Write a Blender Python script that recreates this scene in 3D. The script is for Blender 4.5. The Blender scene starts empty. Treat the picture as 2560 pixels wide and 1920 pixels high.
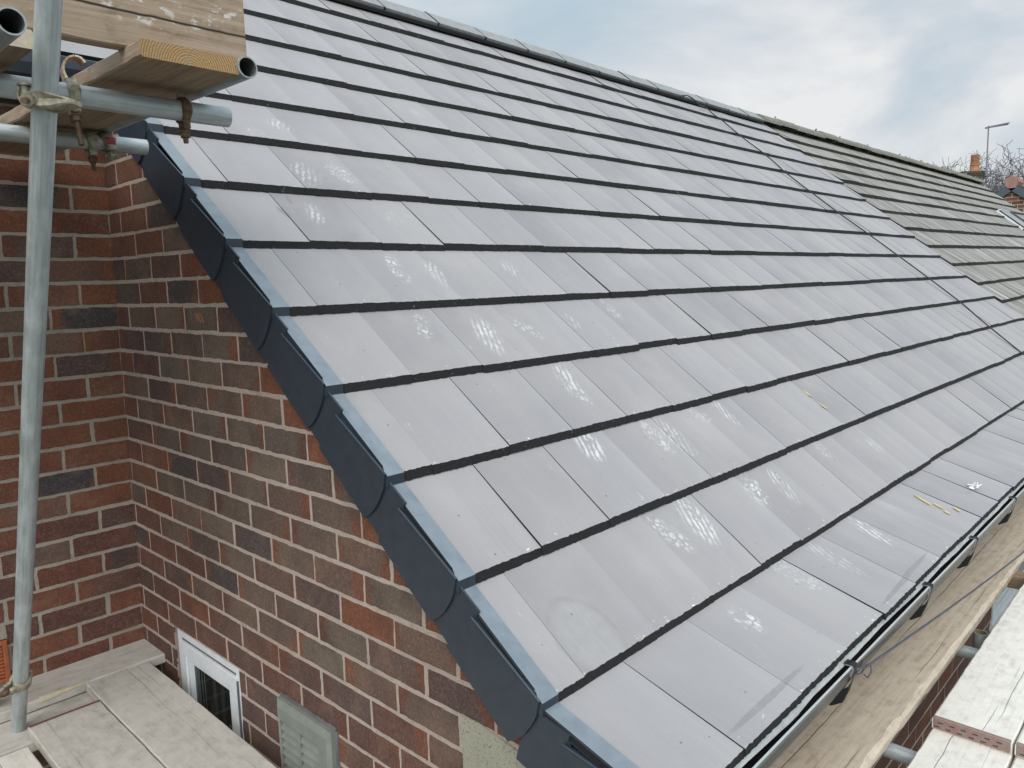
import bpy, math, random
from mathutils import Vector, Matrix, noise as mnoise

random.seed(7)
scene = bpy.context.scene
COL = scene.collection

# ------------------------------------------------------------------ camera
CAM = Vector((-1.1769, -0.7633, 1.0811))
cam_d = bpy.data.cameras.new('camera')
cam_d.sensor_fit = 'HORIZONTAL'
cam_d.sensor_width = 36.0
cam_d.lens = 36.0 * 1924.0 / 2560.0
cam_d.clip_start = 0.02
cam_d.clip_end = 3000.0
cam = bpy.data.objects.new('camera', cam_d)
COL.objects.link(cam)
RGT = Vector((0.68449, -0.72851, -0.02748))
DWN = Vector((-0.11404, -0.06976, -0.99102))
FWD = Vector((0.72005, 0.68148, -0.13083))
m = Matrix((RGT, -DWN, -FWD)).transposed().to_4x4()
m.translation = CAM
cam.matrix_world = m
scene.camera = cam

# ------------------------------------------------------------------ light
SUN_EL = math.radians(40)
SUN_AZ = math.radians(232)      # direction the light comes from, measured from +Y clockwise
world = bpy.data.worlds.new("World")
scene.world = world
world.use_nodes = True
wt = world.node_tree
for n_ in list(wt.nodes):
    wt.nodes.remove(n_)
def wn(t, **kw):
    n = wt.nodes.new(t)
    for k, v in kw.items():
        setattr(n, k, v)
    return n
wl = wt.links.new
wout = wn('ShaderNodeOutputWorld')
wsky = wn('ShaderNodeTexSky', sky_type='NISHITA', sun_disc=False)
wsky.sun_elevation = SUN_EL
wsky.sun_rotation = SUN_AZ
wsky.air_density = 1.2
wsky.dust_density = 2.5
wbg = wn('ShaderNodeBackground')
wbg.inputs['Strength'].default_value = 0.10
wl(wsky.outputs[0], wbg.inputs['Color'])
wtc = wn('ShaderNodeTexCoord')
wmap = wn('ShaderNodeMapping')
wmap.inputs['Scale'].default_value = (1.0, 1.0, 2.3)
wmap.inputs['Location'].default_value = (0.35, 0.9, 0.12)
wl(wtc.outputs['Generated'], wmap.inputs['Vector'])
wno = wn('ShaderNodeTexNoise')
wno.inputs['Scale'].default_value = 2.6
wno.inputs['Detail'].default_value = 9.0
wno.inputs['Roughness'].default_value = 0.52
wno.inputs['Distortion'].default_value = 0.35
wl(wmap.outputs[0], wno.inputs['Vector'])
wramp = wn('ShaderNodeValToRGB')
cr = wramp.color_ramp
cr.elements[0].position = 0.38
cr.elements[0].color = (0.42, 0.56, 0.66, 1)
cr.elements[1].position = 0.66
cr.elements[1].color = (0.86, 0.865, 0.87, 1)
e_ = cr.elements.new(0.48); e_.color = (0.53, 0.635, 0.71, 1)
e_ = cr.elements.new(0.56); e_.color = (0.655, 0.705, 0.755, 1)
wl(wno.outputs['Fac'], wramp.inputs['Fac'])
# the cloud cover is brighter overhead than near the horizon
wsep = wn('ShaderNodeSeparateXYZ')
wl(wtc.outputs['Generated'], wsep.inputs[0])
wmr = wn('ShaderNodeMapRange')
wmr.inputs['From Min'].default_value = 0.3
wmr.inputs['From Max'].default_value = 0.9
wmr.inputs['To Min'].default_value = 0.95
wmr.inputs['To Max'].default_value = 1.7
wl(wsep.outputs['Z'], wmr.inputs['Value'])
wcl = wn('ShaderNodeBackground')
wl(wramp.outputs['Color'], wcl.inputs['Color'])
# ... and brighter towards the hidden sun, behind the camera
wdot = wn('ShaderNodeVectorMath', operation='DOT_PRODUCT')
wl(wtc.outputs['Generated'], wdot.inputs[0])
wdot.inputs[1].default_value = (math.sin(SUN_AZ), math.cos(SUN_AZ), 0.0)
wmr2 = wn('ShaderNodeMapRange', interpolation_type='SMOOTHSTEP')
wmr2.inputs['From Min'].default_value = -0.3
wmr2.inputs['From Max'].default_value = 1.0
wmr2.inputs['To Min'].default_value = 1.0
wmr2.inputs['To Max'].default_value = 2.3
wl(wdot.outputs['Value'], wmr2.inputs['Value'])
wmul = wn('ShaderNodeMath', operation='MULTIPLY')
wl(wmr.outputs[0], wmul.inputs[0])
wl(wmr2.outputs[0], wmul.inputs[1])
wl(wmul.outputs[0], wcl.inputs['Strength'])
wmix = wn('ShaderNodeMixShader')
wmix.inputs['Fac'].default_value = 0.93
wl(wbg.outputs[0], wmix.inputs[1])
wl(wcl.outputs[0], wmix.inputs[2])
wl(wmix.outputs[0], wout.inputs['Surface'])

sun_d = bpy.data.lights.new('sun', 'SUN')
sun_d.energy = 1.5
sun_d.angle = math.radians(35)
sun_d.color = (1.0, 0.94, 0.85)
sun = bpy.data.objects.new('sun', sun_d)
COL.objects.link(sun)
ldir = Vector((math.sin(SUN_AZ) * math.cos(SUN_EL), math.cos(SUN_AZ) * math.cos(SUN_EL), math.sin(SUN_EL)))
sun.rotation_euler = ldir.to_track_quat('Z', 'Y').to_euler()
sun.location = ldir * 30

vs = scene.view_settings
vs.view_transform = 'Standard'
vs.look = 'None'
vs.exposure = 0.06
vs.gamma = 1.0
vs.use_curve_mapping = False

# ------------------------------------------------------------------ mesh helpers
class MB:
    """collects polygons with a material slot, a uv and a colour, and links them as one mesh object"""
    def __init__(s):
        s.v, s.f, s.mi, s.uv, s.col, s.sm = [], [], [], [], [], []
    def face(s, pts, mi=0, uv=None, col=(1, 1, 1, 1), smooth=False):
        b = len(s.v)
        s.v.extend([tuple(p) for p in pts])
        s.f.append(list(range(b, b + len(pts))))
        s.mi.append(mi); s.uv.append(uv or [(0, 0)] * len(pts)); s.col.append(col); s.sm.append(smooth)
    def mesh(s, vs_, fs, mi=0, smooth=False, col=(1, 1, 1, 1)):
        b = len(s.v)
        s.v.extend([tuple(p) for p in vs_])
        for f in fs:
            s.f.append([b + i for i in f]); s.mi.append(mi); s.uv.append([(0, 0)] * len(f)); s.col.append(col); s.sm.append(smooth)
    def box(s, lo, hi, mi=0, mat=None, bev=0.0, col=(1, 1, 1, 1)):
        x0, y0, z0 = lo; x1, y1, z1 = hi
        b = min(bev, abs(x1 - x0) / 3, abs(y1 - y0) / 3, abs(z1 - z0) / 3)
        if b <= 0:
            vv = [(x, y, z) for z in (z0, z1) for y in (y0, y1) for x in (x0, x1)]
            ff = [(0, 2, 3, 1), (4, 5, 7, 6), (0, 1, 5, 4), (2, 6, 7, 3), (0, 4, 6, 2), (1, 3, 7, 5)]
        else:
            vv = []; idx = {}
            def V(i, p):
                idx[i] = len(vv); vv.append(p)
            X = (x0, x1); Y = (y0, y1); Z = (z0, z1)
            sg = (1, -1)
            for a in (0, 1):
                for c_ in (0, 1):
                    for d in (0, 1):
                        V((a, c_, d, 'x'), (X[a], Y[c_] + sg[c_] * b, Z[d] + sg[d] * b))
                        V((a, c_, d, 'y'), (X[a] + sg[a] * b, Y[c_], Z[d] + sg[d] * b))
                        V((a, c_, d, 'z'), (X[a] + sg[a] * b, Y[c_] + sg[c_] * b, Z[d]))
            ff = []
            for a in (0, 1):
                ff.append([idx[(a, 0, 0, 'x')], idx[(a, 1, 0, 'x')], idx[(a, 1, 1, 'x')], idx[(a, 0, 1, 'x')]])
                ff.append([idx[(0, a, 0, 'y')], idx[(0, a, 1, 'y')], idx[(1, a, 1, 'y')], idx[(1, a, 0, 'y')]])
                ff.append([idx[(0, 0, a, 'z')], idx[(1, 0, a, 'z')], idx[(1, 1, a, 'z')], idx[(0, 1, a, 'z')]])
                for d in (0, 1):
                    ff.append([idx[(a, d, 0, 'x')], idx[(a, d, 0, 'y')], idx[(a, d, 1, 'y')], idx[(a, d, 1, 'x')]])
                    ff.append([idx[(a, 0, d, 'x')], idx[(a, 0, d, 'z')], idx[(a, 1, d, 'z')], idx[(a, 1, d, 'x')]])
                    ff.append([idx[(0, a, d, 'y')], idx[(0, a, d, 'z')], idx[(1, a, d, 'z')], idx[(1, a, d, 'y')]])
                    for e in (0, 1):
                        ff.append([idx[(a, d, e, 'x')], idx[(a, d, e, 'y')], idx[(a, d, e, 'z')]])
        if mat is not None:
            vv = [mat @ Vector(p) for p in vv]
        s.mesh(vv, ff, mi, False, col)
    def tube(s, pts, r, seg=16, mi=0, caps=True, r2=None, smooth=True):
        """round bar through points; r2 = inner radius makes it a hollow pipe"""
        pts = [Vector(p) for p in pts]
        n = len(pts)
        rs = r if isinstance(r, (list, tuple)) else [r] * n
        rings = []
        up = None
        for i, p in enumerate(pts):
            t = (pts[min(i + 1, n - 1)] - pts[max(i - 1, 0)]).normalized()
            if up is None:
                up = t.orthogonal().normalized()
            up = (up - t * up.dot(t)).normalized()
            sd = t.cross(up)
            rings.append((p, up.copy(), sd, rs[i]))
        vv = []
        for p, u, w, rr in rings:
            for k in range(seg):
                a = 2 * math.pi * k / seg
                vv.append(p + u * (rr * math.cos(a)) + w * (rr * math.sin(a)))
        ff = []
        for i in range(n - 1):
            for k in range(seg):
                k2 = (k + 1) % seg
                ff.append((i * seg + k, i * seg + k2, (i + 1) * seg + k2, (i + 1) * seg + k))
        s.mesh(vv, ff, mi, smooth)
        if r2:
            vi = []
            for p, u, w, rr in (rings[0], rings[-1]):
                for k in range(seg):
                    a = 2 * math.pi * k / seg
                    vi.append(p + u * (r2 * math.cos(a)) + w * (r2 * math.sin(a)))
            ff = []
            for k in range(seg):
                k2 = (k + 1) % seg
                ff.append((k, seg + k, seg + k2, k2))
            s.mesh(vi, ff, mi + 1 if mi + 1 else mi, smooth)
            for e, base in ((0, 0), (1, (n - 1) * seg)):
                vr = vv[base:base + seg] + vi[e * seg:(e + 1) * seg]
                ff = [(k, (k + 1) % seg, seg + (k + 1) % seg, seg + k) for k in range(seg)]
                s.mesh(vr, ff, mi, False)
        elif caps:
            s.mesh(vv[:seg], [list(range(seg))[::-1]], mi)
            s.mesh(vv[-seg:], [list(range(seg))], mi)
    def prism(s, poly, origin, ax, ay, az, d0, d1, mi=0, mi_side=None, smooth=False):
        """polygon (a,b) in the plane ax,ay pushed from d0 to d1 along az"""
        o = Vector(origin); ax = Vector(ax); ay = Vector(ay); az = Vector(az)
        A = [o + ax * a + ay * b + az * d0 for a, b in poly]
        B = [o + ax * a + ay * b + az * d1 for a, b in poly]
        n = len(poly)
        s.mesh(A, [list(range(n))[::-1]], mi)
        s.mesh(B, [list(range(n))], mi)
        for i in range(n):
            j = (i + 1) % n
            s.mesh([A[i], A[j], B[j], B[i]], [(0, 1, 2, 3)], mi if mi_side is None else mi_side, smooth)
    def build(s, name, mats, parent=None, weld=False):
        me = bpy.data.meshes.new(name)
        me.from_pydata(s.v, [], s.f)
        for mm in (mats if isinstance(mats, (list, tuple)) else [mats]):
            me.materials.append(mm)
        me.polygons.foreach_set('material_index', s.mi)
        me.polygons.foreach_set('use_smooth', s.sm)
        uvl = me.uv_layers.new(name='UVMap')
        flat = [c_ for f in s.uv for p in f for c_ in p]
        uvl.data.foreach_set('uv', flat)
        ca = me.color_attributes.new('rnd', 'FLOAT_COLOR', 'CORNER')
        flat = []
        for f, c_ in zip(s.f, s.col):
            flat.extend(list(c_) * len(f))
        ca.data.foreach_set('color', flat)
        me.update()
        me.validate()
        o = bpy.data.objects.new(name, me)
        COL.objects.link(o)
        if parent is not None:
            o.parent = parent
        return o

def tag(o, label, cat, group=None):
    o['label'] = label
    o['category'] = cat
    if group:
        o['group'] = group
    return o
def thing(name, label, cat, loc=(0, 0, 0), group=None):
    o = bpy.data.objects.new(name, None)
    o.empty_display_size = 0.1
    o.location = loc
    COL.objects.link(o)
    return tag(o, label, cat, group)
def keep(child, parent):
    """parent a mesh made in world coordinates to an empty that stands away from the origin"""
    child.parent = parent
    child.matrix_parent_inverse = Matrix.Translation(-Vector(parent.location))
    return child

# ------------------------------------------------------------------ materials
def mat(name):
    m_ = bpy.data.materials.new(name)
    m_.use_nodes = True
    nt = m_.node_tree
    b = nt.nodes['Principled BSDF']
    return m_, nt, b
class NT:
    def __init__(s, nt):
        s.nt = nt
    def n(s, t, ins=None, **kw):
        nd = s.nt.nodes.new(t)
        for k, v in kw.items():
            setattr(nd, k, v)
        for k, v in (ins or {}).items():
            if hasattr(v, 'is_linked'):
                s.nt.links.new(v, nd.inputs[k])
            else:
                nd.inputs[k].default_value = v
        return nd
    def noise(s, vec, scale, detail=4, rough=0.55, dist=0.0):
        return s.n('ShaderNodeTexNoise', {'Vector': vec, 'Scale': scale, 'Detail': detail, 'Roughness': rough, 'Distortion': dist}).outputs['Fac']
    def mapr(s, val, a, b, c=0.0, d=1.0, smooth=False):
        nd = s.n('ShaderNodeMapRange', {'Value': val, 'From Min': a, 'From Max': b, 'To Min': c, 'To Max': d})
        if smooth:
            nd.interpolation_type = 'SMOOTHSTEP'
        return nd.outputs[0]
    def math(s, op, a, b=0.0):
        return s.n('ShaderNodeMath', {0: a, 1: b}, operation=op).outputs[0]
    def mix(s, fac, a, b, mode='MIX'):
        nd = s.n('ShaderNodeMix', data_type='RGBA', blend_type=mode)
        for i, v in ((0, fac), (6, a), (7, b)):
            if hasattr(v, 'is_linked'):
                s.nt.links.new(v, nd.inputs[i])
            else:
                nd.inputs[i].default_value = v
        return nd.outputs[2]
    def mapping(s, vec, scale=(1, 1, 1), loc=(0, 0, 0), rot=(0, 0, 0), vt='POINT'):
        return s.n('ShaderNodeMapping', {'Vector': vec, 'Scale': scale, 'Location': loc, 'Rotation': rot}, vector_type=vt).outputs[0]
    def link(s, a, b):
        s.nt.links.new(a, b)
    def bump(s, h, strength, dist, bsdf):
        nd = s.n('ShaderNodeBump', {'Height': h, 'Strength': strength, 'Distance': dist})
        s.link(nd.outputs[0], bsdf.inputs['Normal'])
def C4(r, g_, b, a=1.0):
    return (r, g_, b, a)

G = 0.32           # tile gauge
TH = math.radians(40.0)
CT, ST = math.cos(TH), math.sin(TH)

# boot scuffs in chalky dust seen on the roof: x along the eaves, k courses up, strength
SCUFF = [(.53, 5.54, .9), (.69, 5.45, .9), (.43, 4.61, .8), (.67, 4.4, 1.), (.88, 4.49, .55), (.88, 3.65, .8), (.86, 3.45, .8), (.72, 2.74, 1.),
         (1.05, 2.62, .8), (1.14, 2.55, .8), (1.39, 2.73, .7), (1.56, 2.7, .7), (.73, 1.62, .8), (.89, 1.62, 1.), (1.29, 1.66, .9), (1.48, 1.56, .7),
         (1.96, 1.74, .6), (1.66, .62, 1.), (1.06, .72, .8), (1.29, .62, .5), (.69, .62, 1.), (.36, 6.51, .7), (.62, 7.38, .7), (.44, 7.3, .5),
         (.37, 8.1, .6), (1.09, 5.52, .5), (.71, 6.5, .4), (.52, 8.39, .6), (1.47, 4.64, .4), (1.16, 4.5, .5), (1.44, 9.41, .35), (2.4, 1.49, .5)]

def make_tile():
    M_, nt, b = mat('new_tile')
    T = NT(nt)
    uv = T.n('ShaderNodeUVMap', uv_map='UVMap').outputs[0]
    at = T.n('ShaderNodeAttribute', attribute_name='rnd')
    sep = T.n('ShaderNodeSeparateColor', {0: at.outputs['Color']})
    r1, r2, r3 = sep.outputs[0], sep.outputs[1], sep.outputs[2]
    sx = T.n('ShaderNodeSeparateXYZ', {0: uv})
    base = T.mix(r1, C4(.268, .249, .250), C4(.345, .322, .322))
    big = T.noise(uv, 1.7, 5, .6)
    base = T.mix(T.mapr(big, .35, .7), base, C4(.388, .357, .348))
    stv = T.mapping(uv, (14, 2.0, 1))
    st = T.noise(stv, 1.0, 3, .6)
    base = T.mix(T.mapr(st, .42, .75, 0, .22), base, C4(.262, .248, .262))
    smv = T.mapping(uv, (5, 3.0, 1), (3, 1, 0))
    sm = T.noise(smv, 1.0, 5, .62, .8)
    base = T.mix(T.mapr(sm, .58, .74, 0, .30), base, C4(.42, .398, .382))
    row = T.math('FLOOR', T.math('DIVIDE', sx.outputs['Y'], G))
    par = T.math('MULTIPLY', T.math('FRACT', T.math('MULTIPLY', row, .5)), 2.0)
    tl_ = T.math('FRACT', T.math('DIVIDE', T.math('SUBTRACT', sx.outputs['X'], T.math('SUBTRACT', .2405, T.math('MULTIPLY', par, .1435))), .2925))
    band = T.math('ADD', tl_, T.math('MULTIPLY', T.math('SUBTRACT', T.noise(T.mapping(uv, (9, 2, 1), (4, 7, 0)), 1.0, 3, .6), .5), .5))  # shading of a cambered tile, painted as a dark-to-light band across it
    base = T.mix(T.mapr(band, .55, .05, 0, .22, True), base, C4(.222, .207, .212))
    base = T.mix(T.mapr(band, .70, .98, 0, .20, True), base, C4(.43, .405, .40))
    fine = T.noise(uv, 420, 2, .7)
    base = T.mix(T.mapr(fine, .35, .75, 0, .42), base, C4(.215, .205, .205))
    # chalk scuffs, with two kinds of tread
    tots = [None, None]
    for i, (x, k, stg) in enumerate(SCUFF):
        a = random.uniform(-.6, .6)
        mv = T.mapping(uv, (random.uniform(.036, .066), random.uniform(.05, .11), 1), (x + random.uniform(-.01, .01), k * G, 0), (0, 0, a), 'TEXTURE')
        ln = T.n('ShaderNodeVectorMath', {0: mv}, operation='LENGTH').outputs['Value']
        mk = T.mapr(ln, 1.1, .5, 0, stg * random.uniform(.65, 1.1), True)
        q_ = i % 2
        tots[q_] = mk if tots[q_] is None else T.math('MAXIMUM', tots[q_], mk)
    warp = T.noise(uv, 9, 3, .6)
    uvw = T.n('ShaderNodeVectorMath', {0: uv, 1: T.n('ShaderNodeCombineXYZ', {0: T.math('MULTIPLY', warp, .05), 1: T.math('MULTIPLY', warp, .03)}).outputs[0]}, operation='ADD').outputs[0]
    vor = T.n('ShaderNodeTexVoronoi', {'Vector': T.mapping(uvw, (58, 40, 1)), 'Scale': 1.0}, feature='DISTANCE_TO_EDGE').outputs['Distance']
    lugA = T.mapr(vor, .10, .17, 0, 1)
    wv_ = T.n('ShaderNodeTexWave', {'Vector': T.mapping(uvw, (1, 1, 1), (0, 0, 0), (0, 0, .5)), 'Scale': 15.0, 'Distortion': 2.5, 'Detail': 2.0, 'Detail Scale': 3.0}).outputs['Fac']
    lugB = T.mapr(wv_, .46, .56, 0, 1)
    pn = T.noise(uv, 30, 6, .75)
    pn2 = T.noise(uv, 11, 3, .6)
    patch = T.math('MULTIPLY', T.mapr(pn, .42, .52, 0, 1), T.mapr(pn2, .38, .52, .3, 1))
    fp = T.math('MULTIPLY', T.math('MAXIMUM', T.math('MULTIPLY', tots[0], lugA), T.math('MULTIPLY', tots[1], lugB)), patch)
    base = T.mix(T.math('MULTIPLY', fp, .9), base, C4(.66, .645, .62))
    tot = T.math('MAXIMUM', tots[0], tots[1])
    base = T.mix(T.math('MULTIPLY', tot, T.mapr(pn, .40, .75, 0, .16)), base, C4(.52, .51, .49))
    for (x, v_, rx_, ry_, a_) in ((.44, .037, .21, .008, .0), (1.42, .028, .28, .008, .03), (.235, 2.08, .012, .035, .3), (.30, 2.16, .010, .03, -.2)):
        ln = T.n('ShaderNodeVectorMath', {0: T.mapping(uv, (rx_, ry_, 1), (x, v_, 0), (0, 0, a_), 'TEXTURE')}, operation='LENGTH').outputs['Value']
        base = T.mix(T.math('MULTIPLY', T.mapr(ln, 1.05, .8, 0, .55), T.mapr(pn, .3, .5, .4, 1)), base, C4(.19, .182, .19))
    ln = T.n('ShaderNodeVectorMath', {0: T.mapping(uv, (.085, .095, 1), (.185, .385, 0), (0, 0, .4), 'TEXTURE')}, operation='LENGTH').outputs['Value']
    base = T.mix(T.math('MULTIPLY', T.mapr(ln, 1.0, .8, 0, .24), T.mapr(pn, .35, .6, .2, 1)), base, C4(.42, .41, .39))
    base = T.mix(T.math('MULTIPLY', T.mapr(T.math('ABSOLUTE', T.math('SUBTRACT', ln, 1.08)), .10, .02, 0, .34), T.mapr(pn2, .4, .6, 0, 1)), base, C4(.22, .21, .215))
    # faint random dusty streaks over the lower left and upper left of the roof
    dv = T.mapping(uv, (55, 14, 1), (7, 2, 0), (0, 0, .5))
    dn = T.noise(dv, 1.0, 4, .7)
    dz = T.noise(uv, 2.6, 2, .5)
    base = T.mix(T.math('MULTIPLY', T.mapr(dn, .62, .72, 0, .6), T.mapr(dz, .5, .66, 0, 1)), base, C4(.56, .55, .53))
    # little pale chips broken along the lower edge of each tile
    fr = T.math('FRACT', T.math('DIVIDE', sx.outputs['Y'], G))
    edge = T.mapr(fr, .085, .015, 0, 1)
    cn = T.n('ShaderNodeTexNoise', {'Vector': T.mapping(uv, (34, 75, 1)), 'Scale': 1.0, 'Detail': 4.0, 'Roughness': 0.65}).outputs['Fac']
    base = T.mix(T.math('MULTIPLY', edge, T.mapr(cn, .64, .67, 0, 1)), base, C4(.70, .69, .66))
    # dark grit specks
    sp = T.n('ShaderNodeTexVoronoi', {'Vector': uv, 'Scale': 14.0}).outputs['Distance']
    base = T.mix(T.mapr(sp, .05, .03, 0, .8), base, C4(.1, .1, .1))
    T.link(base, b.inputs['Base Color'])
    b.inputs['Roughness'].default_value = .62
    b.inputs['Specular IOR Level'].default_value = .35
    hh = T.math('ADD', T.math('MULTIPLY', fine, .5), T.math('MULTIPLY', st, .8))
    T.bump(hh, .25, .0015, b)
    return M_
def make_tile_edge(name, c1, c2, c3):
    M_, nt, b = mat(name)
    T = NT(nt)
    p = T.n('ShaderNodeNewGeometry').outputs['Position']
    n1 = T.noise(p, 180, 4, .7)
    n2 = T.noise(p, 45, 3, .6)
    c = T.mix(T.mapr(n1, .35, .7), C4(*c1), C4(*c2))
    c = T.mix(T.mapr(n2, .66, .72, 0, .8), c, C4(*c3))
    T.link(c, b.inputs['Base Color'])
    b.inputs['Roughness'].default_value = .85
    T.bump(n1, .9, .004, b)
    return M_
def make_oldtile():
    M_, nt, b = mat('weathered_tile')
    T = NT(nt)
    uv = T.n('ShaderNodeUVMap', uv_map='UVMap').outputs[0]
    at = T.n('ShaderNodeAttribute', attribute_name='rnd')
    sep = T.n('ShaderNodeSeparateColor', {0: at.outputs['Color']})
    base = T.mix(sep.outputs[0], C4(.215, .197, .178), C4(.31, .286, .26))
    st = T.noise(T.mapping(uv, (16, .9, 1)), 1.0, 4, .6)
    base = T.mix(T.mapr(st, .35, .60, .85, 0), base, C4(.13, .122, .11))
    st2 = T.noise(T.mapping(uv, (30, 1.2, 1), (5, 3, 0)), 1.0, 3, .6)
    base = T.mix(T.mapr(st2, .50, .66, 0, .85), base, C4(.50, .485, .455))
    # lichen thickest near the ridge
    sx = T.n('ShaderNodeSeparateXYZ', {0: uv})
    li = T.noise(uv, 9, 4, .7)
    top = T.mapr(sx.outputs['Y'], 3.3, 4.4, 0, 1)
    base = T.mix(T.math('MULTIPLY', T.mapr(li, .45, .65), T.math('MULTIPLY', top, .8)), base, C4(.34, .32, .235))
    T.link(base, b.inputs['Base Color'])
    b.inputs['Roughness'].default_value = .85
    b.inputs['Specular IOR Level'].default_value = .2
    T.bump(T.noise(uv, 200, 3), .4, .003, b)
    return M_
def make_brick(name, tint=1.0, grey=0.5):
    M_, nt, b = mat(name)
    T = NT(nt)
    p = T.n('ShaderNodeNewGeometry').outputs['Position']
    uv = T.n('ShaderNodeUVMap', uv_map='UVMap').outputs[0]
    at = T.n('ShaderNodeAttribute', attribute_name='rnd')
    sep = T.n('ShaderNodeSeparateColor', {0: at.outputs['Color']})
    r1, r2, r3 = sep.outputs
    ra = at.outputs['Alpha']
    rampn = T.n('ShaderNodeValToRGB', {'Fac': r1})
    rp = rampn.color_ramp
    rp.interpolation = 'LINEAR'
    rp.elements[0].position = 0.0; rp.elements[0].color = C4(.155 * tint, .052 * tint, .025 * tint)
    rp.elements[1].position = 1.0; rp.elements[1].color = C4(.085 * tint, .040 * tint, .036 * tint)
    q = rp.elements.new(.4); q.color = C4(.155 * tint, .054 * tint, .030 * tint)
    q = rp.elements.new(.7); q.color = C4(.115 * tint, .040 * tint, .026 * tint)
    red = rampn.outputs[0]
    # fire-flashed middle: grey-brown or purple-black heart with a redder rim
    heart = T.mix(r3, C4(.130 * tint, .098 * tint, .074 * tint), C4(.050 * tint, .041 * tint, .044 * tint))
    sx = T.n('ShaderNodeSeparateXYZ', {0: uv})
    dx = T.math('ABSOLUTE', T.math('SUBTRACT', sx.outputs['X'], T.math('ADD', .5, T.math('MULTIPLY', T.math('SUBTRACT', T.math('FRACT', T.math('MULTIPLY', r1, 17.0)), .5), .34))))
    dy = T.math('ABSOLUTE', T.math('SUBTRACT', sx.outputs['Y'], .5))
    wob = T.noise(p, 16, 3, .6)
    dd = T.math('MAXIMUM', T.math('MULTIPLY', dx, 1.0), T.math('MULTIPLY', dy, .75))
    dd = T.math('ADD', dd, T.math('MULTIPLY', T.math('SUBTRACT', wob, .5), .50))
    dd = T.math('ADD', dd, T.math('MULTIPLY', T.math('SUBTRACT', T.noise(p, 150, 3, .7), .5), .45))
    mk = T.math('MULTIPLY', T.mapr(dd, .56, .36, 0, 1, True), r2)
    c = T.mix(mk, red, heart)
    spk = T.math('ADD', T.math('MULTIPLY', T.noise(p, 330, 3, .75), .45), T.math('MULTIPLY', T.noise(p, 105, 4, .75), .55))
    c = T.mix(T.mapr(spk, .50, .66, 0, .50), c, C4(.24 * tint, .19 * tint, .15 * tint))
    c = T.mix(T.mapr(spk, .48, .34, 0, .6), c, C4(.03, .018, .014))
    big = T.noise(p, 9, 5, .65)
    c = T.mix(T.mapr(big, .5, .72, 0, .5), c, C4(.05, .036, .03))
    c = T.mix(T.mapr(big, .46, .30, 0, .35), c, C4(.22 * tint, .13 * tint, .085 * tint))
    scr = T.noise(T.mapping(p, (60, 60, 14)), 1.0, 3, .7)
    c = T.mix(T.mapr(scr, .70, .78, 0, .35), c, C4(.3, .27, .25))
    T.link(c, b.inputs['Base Color'])
    b.inputs['Roughness'].default_value = .78
    b.inputs['Specular IOR Level'].default_value = .3
    hh = T.math('ADD', spk, T.math('MULTIPLY', T.noise(p, 60, 3), .8))
    T.bump(hh, .6, .003, b)
    return M_
def make_mortar(name, c1, c2):
    M_, nt, b = mat(name)
    T = NT(nt)
    p = T.n('ShaderNodeNewGeometry').outputs['Position']
    n1 = T.noise(p, 220, 4, .75)
    n2 = T.noise(p, 4, 4, .6)
    c = T.mix(T.mapr(n2, .35, .65), C4(*c1), C4(*c2))
    c = T.mix(T.mapr(n1, .5, .3, 0, .6), c, C4(c1[0] * .45, c1[1] * .45, c1[2] * .45))
    c = T.mix(T.mapr(n1, .60, .68, 0, .8), c, C4(.72, .66, .58))
    n3 = T.noise(p, 22, 4, .65)
    c = T.mix(T.mapr(n3, .58, .74, 0, .6), c, C4(c1[0] * .6, c1[1] * .62, c1[2] * .62))
    T.link(c, b.inputs['Base Color'])
    b.inputs['Roughness'].default_value = .95
    T.bump(T.math('ADD', n1, T.noise(p, 50, 3)), .9, .006, b)
    return M_
def make_plain(name, c, rough=.5, metal=0.0, spec=.5, var=.15, scale=14, bump=0.0, bscale=200, c2=None):
    M_, nt, b = mat(name)
    T = NT(nt)
    p = T.n('ShaderNodeNewGeometry').outputs['Position']
    n1 = T.noise(p, scale, 5, .6)
    d = c2 or tuple(max(0, x * (1 - var * 2.2)) for x in c)
    cc = T.mix(T.mapr(n1, .35, .7), C4(*c), C4(*d))
    T.link(cc, b.inputs['Base Color'])
    b.inputs['Roughness'].default_value = rough
    b.inputs['Metallic'].default_value = metal
    b.inputs['Specular IOR Level'].default_value = spec
    if bump:
        T.bump(T.noise(p, bscale, 3), bump, .002, b)
    return M_
def make_galv(name, c=(.50, .53, .53), rough=.5, metal=.4, dark=.5):
    M_, nt, b = mat(name)
    T = NT(nt)
    ob = T.n('ShaderNodeTexCoord').outputs['Object']
    # object x runs along the tube
    st = T.noise(T.mapping(ob, (7, 130, 130)), 1.0, 4, .65)
    pa = T.noise(T.mapping(ob, (12, 26, 26), (3, 0, 0)), 1.0, 5, .65)
    sc = T.noise(T.mapping(ob, (30, 60, 60), (9, 0, 0)), 1.0, 3, .7)
    cc = T.mix(T.mapr(st, .35, .7), C4(*c), C4(c[0] * .62, c[1] * .64, c[2] * .65))
    cc = T.mix(T.mapr(pa, .45, .7, 0, .55), cc, C4(c[0] * 1.35, c[1] * 1.35, c[2] * 1.33))
    cc = T.mix(T.mapr(sc, .66, .76, 0, dark), cc, C4(.09, .085, .08))
    T.link(cc, b.inputs['Base Color'])
    b.inputs['Metallic'].default_value = metal
    T.link(T.mapr(pa, .3, .7, rough - .1, rough + .14), b.inputs['Roughness'])
    T.bump(T.math('ADD', T.math('MULTIPLY', st, .5), sc), .12, .001, b)
    return M_
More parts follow.
